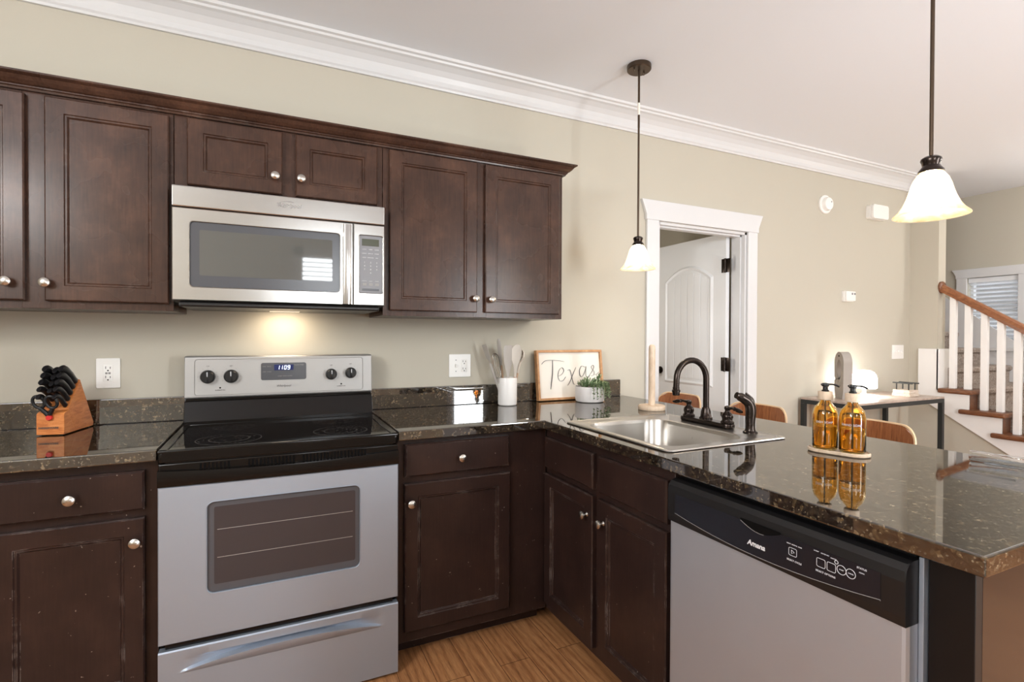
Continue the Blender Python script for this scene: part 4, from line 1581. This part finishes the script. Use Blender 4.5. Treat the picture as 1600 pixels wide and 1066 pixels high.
# tilted plane: bottom at y=-0.068, top against the wall
zb, zt_ = ZT0 + 0.0005, 1.197
u0, u1 = 1.294, 1.734
lean = math.asin(0.034 / (zt_ - zb))
q_ = Vector((0, math.sin(lean), math.cos(lean)))
nq = Vector((0, -math.cos(lean), math.sin(lean)))
sg = lambda u, v, d: Vector((u, -0.050, zb)) + q_ * v + nq * d + Vector((0, 0, 0))
H = (zt_ - zb) / math.cos(lean)
b = NB()
for a, c, e, f in ((u0, u0 + 0.013, 0, H), (u1 - 0.013, u1, 0, H), (u0 + 0.0131, u1 - 0.0131, H - 0.013, H), (u0 + 0.0131, u1 - 0.0131, 0, 0.013)):
    prism(b, [(a, e), (c, e), (c, f), (a, f)], sg, 0.0, 0.030, 0.001)
obj('frame', b, FRAMEW, t)
b = NB()
prism(b, [(u0 + 0.013, 0.013), (u1 - 0.013, 0.013), (u1 - 0.013, H - 0.013), (u0 + 0.013, H - 0.013)], sg, 0.006, 0.016)
obj('board', b, PAPER, t)


def stroke(b, pts, wd, n=7):
    P = spline([(u - 0.014, v, 0) for u, v in pts], n)
    m = len(P)
    tube(b, [sg(p.x, p.y, 0.0166) for p in P], [(wd * (0.6 + 0.5 * math.sin(PI * i / (m - 1))), 0.0005) for i in range(m)], 8)


strokes = [
    [(1.343, 0.205), (1.365, 0.224), (1.40, 0.228), (1.45, 0.226), (1.492, 0.218)],
    [(1.415, 0.226), (1.41, 0.16), (1.398, 0.09), (1.394, 0.062)],
    [(1.447, 0.135), (1.468, 0.143), (1.485, 0.165), (1.474, 0.183), (1.453, 0.165), (1.446, 0.13), (1.458, 0.108), (1.478, 0.11), (1.496, 0.13)],
    [(1.513, 0.168), (1.527, 0.17), (1.535, 0.14), (1.545, 0.092), (1.557, 0.085)],
    [(1.568, 0.182), (1.548, 0.15), (1.525, 0.105), (1.507, 0.08)],
    [(1.634, 0.182), (1.608, 0.190), (1.592, 0.165), (1.594, 0.132), (1.612, 0.13), (1.632, 0.165), (1.640, 0.186), (1.636, 0.14), (1.646, 0.122), (1.66, 0.135)],
    [(1.66, 0.135), (1.685, 0.165), (1.693, 0.186), (1.683, 0.192), (1.677, 0.178), (1.694, 0.155), (1.69, 0.135), (1.672, 0.13)],
    [(1.69, 0.137), (1.71, 0.14), (1.728, 0.152)],
]
for s_, w_ in zip(strokes, (0.0050, 0.0078, 0.0050, 0.0060, 0.0044, 0.0054, 0.0046, 0.0036)):
    b = NB()
    stroke(b, s_, w_)
    obj('brush_lettering', b, INK, t)

# potted succulent
PX, PY = 1.566, -0.175
t = thing('potted_plant', 'small green succulent trailing from a white round pot before the sign', 'plant', (PX, PY, ZT0))
b = NB()
lathe(b, [(0.070, 0), (0.078, 0.004), (0.082, 0.02), (0.083, 0.082), (0.081, 0.086), (0.078, 0.084), (0.077, 0.07), (0.02, 0.068)], (PX, PY, ZT0), (0, 0, 1), 40)
obj('pot', b, POTW, t, 40)
b = NB()
lathe(b, [(0.0765, 0.0705), (0.04, 0.078), (0.005, 0.08)], (PX, PY, ZT0), (0, 0, 1), 24)
obj('soil', b, SOILD, t, 40)


def leaf(b, p, d, ln, wd, up=Vector((0, 0, 1))):
    d = d.normalized()
    s = d.cross(up)
    s = s.normalized() if s.length > 0.01 else Vector((1, 0, 0))
    n = s.cross(d)
    loops = []
    for f, w_ in ((0.0, 0.2), (0.3, 0.75), (0.65, 1.0), (0.88, 0.6), (1.0, 0.1)):
        c = p + d * ln * f + n * ln * 0.12 * f * f
        loops.append([c - s * wd * w_, c + n * wd * 0.45 * w_, c + s * wd * w_, c - n * wd * 0.3 * w_])
    loft(b, loops)


rnd = random.Random(3)
for nm, m, cnt in (('foliage', LEAF, 105), ('pale_foliage', LEAF2, 70)):
    b = NB()
    for i in range(cnt):
        a = rnd.uniform(0, 2 * PI)
        r = 0.066 * math.sqrt(rnd.random())
        p = Vector((PX + r * math.cos(a), PY + r * math.sin(a), ZT0 + 0.078 + rnd.uniform(0, 0.05) * (1 - r / 0.11)))
        d = Vector((math.cos(a) * rnd.uniform(0.1, 0.9), math.sin(a) * rnd.uniform(0.1, 0.9), rnd.uniform(0.5, 1.1)))
        leaf(b, p, d, rnd.uniform(0.018, 0.03), rnd.uniform(0.0035, 0.006))
    for k in range(9):      # trailing stems at the right front
        a = R(-112 + 11 * k)
        n = 8
        out = rnd.uniform(0.005, 0.022)
        drop = rnd.uniform(0.03, 0.075)
        P = []
        for i in range(n):
            f = i / (n - 1)
            rr = 0.06 + (0.03 + out) * math.sin(f * PI / 2)
            P.append(Vector((PX + rr * math.cos(a), PY + rr * math.sin(a), ZT0 + 0.088 + 0.028 * math.sin(f * PI * 0.9) - drop * f * f)))
        tube(b, P, 0.0011, 5)
        for p in P:
            for _ in range(3):
                leaf(b, p, Vector((math.cos(a) + rnd.uniform(-0.8, 0.8), math.sin(a) + rnd.uniform(-0.8, 0.8), rnd.uniform(-0.3, 0.9))), rnd.uniform(0.010, 0.016), rnd.uniform(0.003, 0.005))
    for k in range(5):      # upright sprays
        a = R(-90 + 25 * k)
        for i in range(7):
            f = i / 6
            p = Vector((PX + 0.035 + 0.03 * math.cos(a) * f, PY + 0.03 * math.sin(a) * f, ZT0 + 0.085 + 0.055 * f))
            leaf(b, p, Vector((rnd.uniform(-1, 1), rnd.uniform(-1, 1), rnd.uniform(0.2, 1))), 0.018, 0.0045)
    obj(nm, b, m, t, 50)

# knife block and knives
KX0, KX1 = -0.812, -0.728
t = thing('knife_block', 'orange wooden knife block with a slanted top left of the range', 'knife block', (-0.77, -0.13, ZT0))
b = NB()
SY_ = lambda u, v, d: Vector((d, u, v))
A_, E_ = Vector((0, -0.198, 1.004)), Vector((0, -0.120, 1.108))      # slot face from front low to back high
prism(b, [(-0.148, 0.9175), (-0.198, 1.004), (-0.120, 1.108), (-0.026, 0.931), (-0.03, 0.9175)], SY_, KX0 + 0.004, KX1 - 0.002, 0.002)
prism(b, [(-0.227, 0.9175), (-0.227, 0.990), (-0.222, 0.996), (-0.1995, 1.002), (-0.1495, 0.9175)], SY_, KX0, KX1, 0.0015)
obj('block_body', b, BLOCK, t)
b = NB()
for x in (KX0 + 0.01, KX1 - 0.02):
    for y in (-0.215, -0.05):
        box(b, x, x + 0.01, y, y + 0.012, ZT0, 0.9172)
obj('feet', b, BLACKP, t)
text('lettering', 'FARBERWARE', 0.0098, PRINTD, t, (-0.775, -0.2276, 0.942), TX, TZ, bold=0.0002)
sd = (E_ - A_).normalized()
nd = Vector((0, -sd.z, sd.y))            # out of the slot face
cols = {'right': -0.7415, 'middle': -0.7645, 'left': -0.7905}
proto = {}


def knife(kind, x, s, ln, wd, label):
    o = Vector((x, 0, 0)) + A_ + sd * s * (E_ - A_).length + Vector((0, 0, 0))
    side = Vector((1, 0, 0))
    t = thing('kitchen_knife', label, 'knife', o, 'black handled knives in the block')
    b = NB()
    loops = []
    for f, w_, h_, bd in ((0.003, 0.6, 0.75, 0), (0.06, 0.85, 1.0, 0), (0.12, 0.8, 0.9, 0.0), (0.45, 0.85, 0.9, 0.004), (0.75, 0.9, 1.0, 0.002), (0.93, 0.95, 1.15, -0.006), (1.0, 0.7, 0.9, -0.010)):
        c = o + nd * ln * f + sd * bd
        a_, h = wd * 0.52 * w_, wd * h_ * 0.62
        loops.append([c + side * a_ * math.cos(q) + sd * h * math.sin(q) for q in [2 * PI * i / 10 for i in range(10)]])
    loft(b, loops)
    obj('handle', b, BLKH, t, 50)
    b = NB()
    box(b, -0.0012, 0.0012, -0.008, 0.008, -0.012, 0.004, M=Matrix(((1, 0, 0, o.x), (0, sd.y, nd.y, o.y), (0, sd.z, nd.z, o.z), (0, 0, 0, 1))))
    obj('bolster', b, NICK, t)


rowname = ('lowest', 'second lowest', 'middle', 'second highest', 'topmost')
for cn, x in cols.items():
    for i in range(5):
        if cn == 'middle' and i == 0:
            continue
        ln = (0.082, 0.092, 0.098, 0.102, 0.108)[i] - (0.012 if cn == 'middle' else 0)
        wd = (0.017, 0.018, 0.02, 0.021, 0.022)[i]
        knife(cn, x, (0.12, 0.32, 0.52, 0.72, 0.91)[i], ln, wd, 'black handled knife, %s in the %s column of the knife block' % (rowname[i], cn))
t = thing('kitchen_scissors', 'black handled scissors with red pivot hanging at the front of the knife block', 'scissors', (-0.775, -0.215, 1.0))
b = NB()
so = Vector((-0.772, -0.232, 0.992))
sv = Vector((-0.05, -0.30, 0.95)).normalized()
for s, mx_ in ((-1, -0.013), (1, 0.016)):
    c = so + Vector((s * 0.021 - 0.001, 0, 0)) + sv * 0.048
    P = []
    for k in range(25):
        a = 2 * PI * k / 24
        P.append(c + Vector((1, 0.1, 0)) * 0.0165 * math.cos(a) + sv * 0.023 * math.sin(a) + Vector((0, -0.004 * s, 0)))
    tube(b, P, 0.0052, 8)
    tube(b, [c + sv * -0.021, so + Vector((s * 0.006, 0, 0)) + sv * 0.004, so + Vector((-s * 0.004, 0.0, 0)) - sv * 0.016], [0.0065, 0.0075, 0.007], 8)
obj('handles', b, BLKH, t, 50)
b = NB()
lathe(b, [(0.0095, -0.005), (0.0105, 0.0), (0.0085, 0.004)], so + Vector((0.002, -0.002, -0.012)), (0, -1, 0), 16)
obj('pivot', b, RED, t, 40)

# the block stands turned a little towards the range
KM = Matrix.Translation((-0.77, -0.222, 0)) @ Matrix.Rotation(R(-11), 4, 'Z') @ Matrix.Translation((0.77, 0.222, 0))
for o_ in list(COL.objects):
    if o_.parent is None and o_.get('category') in ('knife block', 'knife', 'scissors'):
        o_.matrix_basis = KM @ o_.matrix_basis

# soap tray and bottles
TA, TB = Vector((1.53, -1.512, 0)), Vector((1.575, -1.640, 0))
ax = (TB - TA).normalized()
pr = Vector((-ax.y, ax.x, 0))
b1c, b2c = Vector((1.544, -1.540, 0)), Vector((1.566, -1.612, 0))
mid = (b1c + b2c) / 2


def stadium(hl, r, z, n=10):
    out = []
    for s, a0 in ((1, -90), (-1, 90)):
        for k in range(n + 1):
            a = R(a0 + 180 * k / n)
            q = mid + ax2 * (s * hl) + ax2 * (r * math.cos(a)) + pr2 * (r * math.sin(a))
            out.append(Vector((q.x, q.y, z)))
    return out


ax2 = (b2c - b1c).normalized()
pr2 = Vector((-ax2.y, ax2.x, 0))
t = thing('soap_tray', 'pale wooden oval tray carrying two amber soap bottles', 'tray', (mid.x, mid.y, ZT0))
b = NB()
loft(b, [stadium(0.042, 0.040, ZT0), stadium(0.042, 0.044, ZT0 + 0.003), stadium(0.042, 0.044, ZT0 + 0.010), stadium(0.042, 0.041, ZT0 + 0.012), stadium(0.042, 0.039, ZT0 + 0.008), stadium(0.042, 0.02, ZT0 + 0.008)])
obj('tray_dish', b, BEECH, t, 40)


def bottle(c, word, label):
    z0 = ZT0 + 0.0088
    t = thing('soap_bottle', label, 'soap bottle', (c.x, c.y, z0), 'amber soap bottles on the tray')
    r = 0.0355
    K = 1.11
    sc = lambda pr: [(q, z * K) for q, z in pr]
    b = NB()
    lathe(b, sc([(0.03, 0.0), (r - 0.002, 0.002), (r, 0.007), (r, 0.098), (r - 0.002, 0.108), (r * 0.86, 0.118), (r * 0.62, 0.127), (0.0165, 0.133), (0.0145, 0.138), (0.0145, 0.149),
              (0.0125, 0.149), (0.0125, 0.137), (0.0145, 0.1315), (r * 0.56, 0.1255), (r * 0.8, 0.116), (r - 0.0045, 0.107), (r - 0.0025, 0.098), (r - 0.0025, 0.008), (r - 0.006, 0.0045), (0.01, 0.004)]), (c.x, c.y, z0), (0, 0, 1), 40)
    obj('glass_body', b, AMBER, t, 50)
    b = NB()
    lathe(b, sc([(0.01, 0.0045), (r - 0.007, 0.005), (r - 0.003, 0.0085), (r - 0.003, 0.066), (0.002, 0.066)]), (c.x, c.y, z0), (0, 0, 1), 36)
    obj('liquid_soap', b, SOAPL, t, 50)
    b = NB()
    lathe(b, sc([(0.019, 0.1405), (0.0205, 0.142), (0.0205, 0.163), (0.0195, 0.1645), (0.006, 0.1645)]), (c.x, c.y, z0), (0, 0, 1), 28)
    obj('collar', b, BEECH, t, 40)
    b = NB()
    lathe(b, sc([(0.0105, 0.1648), (0.0105, 0.168), (0.0075, 0.170), (0.007, 0.178), (0.010, 0.179), (0.0108, 0.184), (0.0095, 0.188), (0.004, 0.189)]), (c.x, c.y, z0), (0, 0, 1), 20)
    d = Vector((0.80, -0.6, 0)).normalized()
    o = Vector((c.x, c.y, z0 + 0.184 * K))
    tube(b, spline([o - d * 0.012, o + d * 0.015 + Vector((0, 0, 0.001)), o + d * 0.028 + Vector((0, 0, -0.0005)), o + d * 0.040 + Vector((0, 0, -0.006))], 5), [(0.0055, 0.0032)] * 16, 10)
    obj('pump', b, BLACKP, t, 45)
    b = NB()
    tube(b, [Vector((c.x, c.y, z0 + 0.014)), Vector((c.x, c.y, z0 + 0.163 * K))], 0.0022, 8)
    obj('dip_tube', b, WHITEP, t, 45)
    f = (Vector((CAMPOS.x, CAMPOS.y, 0)) - Vector((c.x, c.y, 0))).normalized()
    f = Matrix.Rotation(R(-4), 3, 'Z') @ f
    s = Vector((0, 0, 1)).cross(f).normalized()
    base = Vector((c.x, c.y, z0))
    # lettering wrapped on the round glass
    for s_, sz, zz in ((word, 0.0098, 0.088), ('\u2013\u2013\u2013\u2013\u2013', 0.0036, 0.0805), ('\u2013\u2013\u2013\u2013', 0.0036, 0.013)):
        wtot = len(s_) * sz * 0.62
        ob = text('lettering', s_, sz, PRINT, t, (0, 0, 0), TX, TZ, extrude=0.0002)
        for v in ob.data.vertices:
            a = v.co.x / r
            rad = r + 0.0004 + (-v.co.y)
            p = base + f * (rad * math.cos(a)) + s * (rad * math.sin(a)) + Vector((0, 0, zz + v.co.z))
            v.co = p
        ob.matrix_parent_inverse = wm(t).inverted()


bottle(b1c, 'DISH SOAP', 'amber glass pump bottle of dish soap, the left one on the tray')
bottle(b2c, 'HAND SOAP', 'amber glass pump bottle of hand soap, the right one on the tray')

# clear plastic tube lying at the far edge of the peninsula
t = thing('plastic_tube', 'clear crinkled plastic tube lying at the outer edge of the peninsula', 'plastic tube', (1.815, -1.865, ZT0))
b = NB()
a0, a1 = Vector((1.818, -1.800, ZT0 + 0.0165)), Vector((1.836, -1.915, ZT0 + 0.0165))
dd = (a1 - a0).normalized()
ss = dd.cross(Vector((0, 0, 1)))
loops = []
rn = random.Random(5)
outs = []
for i in range(15):
    c = a0 + (a1 - a0) * (i / 14)
    rr = 0.0152 + rn.uniform(-0.0008, 0.0008)
    outs.append((c, rr))
N_ = 20
for c, rr in outs:
    loops.append([c + ss * rr * math.cos(2 * PI * k / N_) + Vector((0, 0, 1)) * rr * math.sin(2 * PI * k / N_) for k in range(N_)])
for c, rr in reversed(outs):
    loops.append([c + ss * (rr - 0.0012) * math.cos(2 * PI * k / N_) + Vector((0, 0, 1)) * (rr - 0.0012) * math.sin(2 * PI * k / N_) for k in range(N_)])
loft(b, loops + [loops[0]], True, False, False)
bmesh.ops.remove_doubles(b, verts=b.verts, dist=1e-6)
obj('tube_wall', b, CLEARP, t, 50)

# ------------------------------------------------------------------ pendants
def pendant(x, y, label, sticker=False):
    t = thing('pendant_light', label, 'pendant light', (x, y, ZC), 'pendants over the peninsula')
    b = NB()
    lathe(b, [(0.0605, ZC - 0.0005), (0.0615, ZC - 0.004), (0.0615, ZC - 0.022), (0.058, ZC - 0.026), (0.008, ZC - 0.027)], (x, y, 0), (0, 0, 1), 36)
    for s in (-1, 1):
        lathe(b, [(0.004, ZC - 0.027), (0.0045, ZC - 0.036), (0.002, ZC - 0.040)], (x + s * 0.036, y + s * 0.006, 0), (0, 0, 1), 10)
    obj('canopy', b, BRONZEL, t, 40)
    b = NB()
    tube(b, [(x, y, ZC - 0.027), (x, y, 2.36)], 0.0058, 12)
    tube(b, [(x, y, 2.36), (x, y, 1.80)], 0.0052, 12)
    rd = obj('rod', b, BRONZEL, t, 40)
    if sticker:
        b = NB()
        tube(b, [(x, y, 2.425), (x, y, 2.487)], 0.0063, 12)
        obj('paper_sticker', b, PAPER, rd, 40)
    b = NB()
    lathe(b, [(0.0065, 1.800), (0.017, 1.797), (0.024, 1.792), (0.0255, 1.786), (0.0225, 1.779), (0.021, 1.771), (0.025, 1.764), (0.0305, 1.757), (0.0305, 1.752), (0.01, 1.751)], (x, y, 0), (0, 0, 1), 28)
    obj('fitter', b, BRONZE, t, 40)
    b = NB()
    pr_ = [(0.028, 1.7515), (0.034, 1.744), (0.041, 1.733), (0.047, 1.717), (0.052, 1.698), (0.0575, 1.680), (0.066, 1.660), (0.077, 1.643), (0.0895, 1.631)]
    pin = [(r - 0.0032, z - 0.0004) for r, z in reversed(pr_)]
    lathe(b, pr_ + [(0.0900, 1.628)] + pin, (x, y, 0), (0, 0, 1), 44, False, False)
    obj('glass_shade', b, ALAB, t, 50)
    b = NB()
    lathe(b, [(0.012, 1.7505), (0.0125, 1.722), (0.016, 1.708), (0.026, 1.690), (0.029, 1.672), (0.026, 1.655), (0.015, 1.645), (0.004, 1.6425)], (x, y, 0), (0, 0, 1), 24)
    obj('bulb', b, BULB, t, 50)
    return t


pendant(1.667, -0.46, 'bronze pendant with frosted bell shade hanging further back, before the white door', True)
pendant(1.656, -1.77, 'bronze pendant with frosted bell shade hanging nearest, in front of the stairs')

# ------------------------------------------------------------------ counter stools
def stool(y, label):
    t = thing('counter_stool', label, 'stool', (1.98, y, 0), 'walnut counter stools along the peninsula')
    b = NB()   # bent plywood backrest
    n = 18
    fr, bk = [], []
    zt2, zb2, hw = 0.926, 0.72, 0.178
    import itertools
    rows = []
    outline = rrect(-hw, hw, zb2, zt2, 0.06, 8)
    mk = lambda u, v, d: Vector((2.235 + 0.02 * (v - zb2) / 0.2 - 0.10 * (u / hw) ** 2 * 0.5 + d, y + u, v))
    c0 = [mk(u, v, 0.0) for u, v in outline]
    # grid patch so the curve reads from all sides
    nu, nv = 16, 6
    G = []
    for d in (0.0, 0.011):
        g = []
        for j in range(nv + 1):
            v = zb2 + (zt2 - zb2) * j / nv
            ev = max(0.0, abs(v - (zb2 + zt2) / 2) - ((zt2 - zb2) / 2 - 0.062))
            h = hw - (0.062 - math.sqrt(max(0, 0.062 ** 2 - ev ** 2)))
            g.append([b.verts.new(mk(-h + 2 * h * i / nu, v, d)) for i in range(nu + 1)])
        G.append(g)
    for s, g in enumerate(G):
        for j in range(nv):
            for i in range(nu):
                b.faces.new((g[j][i], g[j][i + 1], g[j + 1][i + 1], g[j + 1][i]))
    b0, b1 = G
    for j in range(nv):
        for i in (0, nu):
            b.faces.new((b0[j][i], b0[j + 1][i], b1[j + 1][i], b1[j][i]))
    for j in (0, nv):
        for i in range(nu):
            b.faces.new((b0[j][i], b0[j][i + 1], b1[j][i + 1], b1[j][i]))
    br = obj('backrest', b, WALNUT, t, 50)
    b = NB()
    P = []
    for i in range(nu + 1):
        P.append(mk(-(hw - 0.062) * 1.0 + 2 * (hw - 0.062) * i / nu, zt2, 0.0055))
    arc = []
    for k in range(9):
        a = R(90 * k / 8)
        arc.append((hw - 0.062 + 0.062 * math.sin(a), zt2 - 0.062 + 0.062 * math.cos(a)))
    edge = [mk(-u, v, 0.0055) for u, v in reversed(arc)] + P + [mk(u, v, 0.0055) for u, v in arc]
    tube(b, edge, (0.0058), 6)
    obj('backrest_edge', b, PLYEDGE, br, 50)
    b = NB()
    prism(b, rrect(1.80, 2.17, y - 0.19, y + 0.19, 0.07, 6), flat(0.0), 0.605, 0.622, 0.004)
    obj('seat', b, WALNUT, t, 40)
    for sx_ in (-1, 1):
        for sy_ in (-1, 1):
            b = NB()
            tube(b, [(1.985 + sx_ * 0.13, y + sy_ * 0.13, 0.604), (1.985 + sx_ * 0.19, y + sy_ * 0.19, 0.0)], 0.011, 10)
            obj('leg', b, BLKMET, t, 40)
    b = NB()
    q = 0.172
    tube(b, [(1.985 - q, y - q, 0.18), (1.985 + q, y - q, 0.18), (1.985 + q, y + q, 0.18), (1.985 - q, y + q, 0.18), (1.985 - q, y - q, 0.18)], 0.008, 8)
    obj('footrest', b, BLKMET, t, 40)
    for s in (-1, 1):
        b = NB()
        tube(b, spline([(2.12, y + s * 0.1, 0.603), (2.2, y + s * 0.1, 0.64), (2.238, y + s * 0.1, 0.70), (2.248 - 0.016, y + s * 0.1, 0.80)], 5), 0.009, 8)
        obj('back_support', b, BLKMET, t, 40)


stool(-0.185, 'walnut backed counter stool furthest back, beside the wall and white door')
stool(-0.735, 'walnut backed counter stool in the middle, behind the sink sprayer')
stool(-1.285, 'walnut backed counter stool nearest, behind the amber soap bottles')

# ------------------------------------------------------------------ console table and what stands on it
TX0, TX1, TY0, TY1, TZ1 = 3.555, 4.618, -0.452, -0.028, 0.829
t = thing('console_table', 'console table with greyed wood top and black metal frame against the wall', 'table', (4.08, -0.24, 0))
obj('table_top', B(TX0, TX1, TY0, TY1, TZ1 - 0.014, TZ1, 0.002), TABLET, t)
b = NB()
zf = TZ1 - 0.0145
box(b, TX0, TX1, TY0, TY0 + 0.025, zf - 0.03, zf, 0.001, 1)
box(b, TX0, TX1, TY1 - 0.025, TY1, zf - 0.03, zf, 0.001, 1)
box(b, TX0, TX0 + 0.03, TY0 + 0.0255, TY1 - 0.0255, zf - 0.03, zf, 0.001, 1)
box(b, TX1 - 0.03, TX1, TY0 + 0.0255, TY1 - 0.0255, zf - 0.03, zf, 0.001, 1)
obj('apron', b, BLKMET, t)
for x in (TX0, TX1 - 0.03):
    for y in (TY0, TY1 - 0.03):
        obj('leg', B(x, x + 0.03, y, y + 0.03, 0, zf - 0.0305), BLKMET, t)

# loop sculpture
t = thing('loop_sculpture', 'tall grey stone loop sculpture standing on the console table', 'sculpture', (3.76, -0.23, TZ1))
zc = TZ1 + 0.0003
M_ = Matrix.Translation((3.745, -0.225, 0)) @ Matrix.Rotation(R(-122), 4, 'Z')
b = NB()
out = []
W_, H_ = 0.066, 0.345
for k in range(25):
    a = R(-8 + 196 * k / 24)
    out.append((W_ * math.cos(a), H_ - W_ * 1.25 + W_ * 1.25 * math.sin(a)))
out += [(-W_ * 0.98, 0.16), (-W_ * 0.8, 0.148), (-W_ * 0.8, 0.142), (-W_, 0.13), (-W_ * 0.95, 0.06), (-W_ * 0.7, 0.0), (W_ * 0.75, 0.0), (W_ * 0.95, 0.06)]
hole = []
loops = []
mid_ = [(0.030 * math.cos(2 * PI * k / len(out)), 0.215 + 0.075 * math.sin(2 * PI * k / len(out))) for k in range(len(out))]
# start the hole ring at the same angle as the outline
mpS = lambda u, v, d: M_ @ Vector((u, d, zc + v))
dpt = 0.03
loft(b, [[mpS(u, v, -dpt) for u, v in mid_], [mpS(u, v, -dpt) for u, v in out], [mpS(u, v, dpt) for u, v in out], [mpS(u, v, dpt) for u, v in mid_], [mpS(u, v, -dpt) for u, v in mid_]], True, False, False)
bmesh.ops.remove_doubles(b, verts=b.verts, dist=1e-6)
obj('stone_loop', b, CONC, t, 40)
b = NB()
lathe(b, [(0.007, 0.0), (0.0065, 0.0015)], mpS(0.0, H_ - 0.03, -dpt), M_.to_3x3() @ Vector((0, -1, 0)), 12)
obj('dark_hole_disc', b, SHADOWGAP, t)  # dark disc painted in for the shade of the small top hole

# glowing table lamp
LX, LY = 4.10, -0.165
t = thing('table_lamp', 'small glowing white dome lamp on the console table', 'lamp', (LX, LY, TZ1))
b = NB()
lathe(b, [(0.10, TZ1 + 0.0003), (0.10, TZ1 + 0.006), (0.03, TZ1 + 0.012), (0.012, TZ1 + 0.02), (0.012, TZ1 + 0.07)], (LX, LY, 0), (0, 0, 1), 30)
obj('base', b, WHITEP, t, 40)
b = NB()
lathe(b, [(0.082, TZ1 + 0.062), (0.084, TZ1 + 0.066), (0.085, TZ1 + 0.13), (0.079, TZ1 + 0.16), (0.063, TZ1 + 0.184), (0.038, TZ1 + 0.197), (0.005, TZ1 + 0.20)], (LX, LY, 0), (0, 0, 1), 36, False, True)
obj('lamp_shade', b, LAMPSH, t, 50)

# whitewashed holder with two black rails
t = thing('coaster_holder', 'whitewashed wooden holder with two black bar rails on the console table', 'holder', (4.5, -0.3, TZ1))
b = NB()
zb2 = TZ1 + 0.0003
M2 = Matrix.Translation((4.385, -0.305, zb2))
box(b, -0.064, 0.064, -0.062, 0.062, 0.0, 0.024, 0.003, M=M2)
box(b, -0.061, 0.061, -0.059, 0.059, 0.0245, 0.050, 0.003, M=M2)
obj('wooden_base', b, DRIFT, t)
for x in (-0.042, 0.042):
    b = NB()
    tube(b, [M2 @ Vector((x, -0.068, 0.102)), M2 @ Vector((x, 0.068, 0.102))], 0.0055, 10)
    for y in (-0.042, 0.042):
        tube(b, [M2 @ Vector((x, y, 0.0502)), M2 @ Vector((x, y, 0.100))], 0.0045, 8)
    obj('rail', b, BLKMET, t, 40)
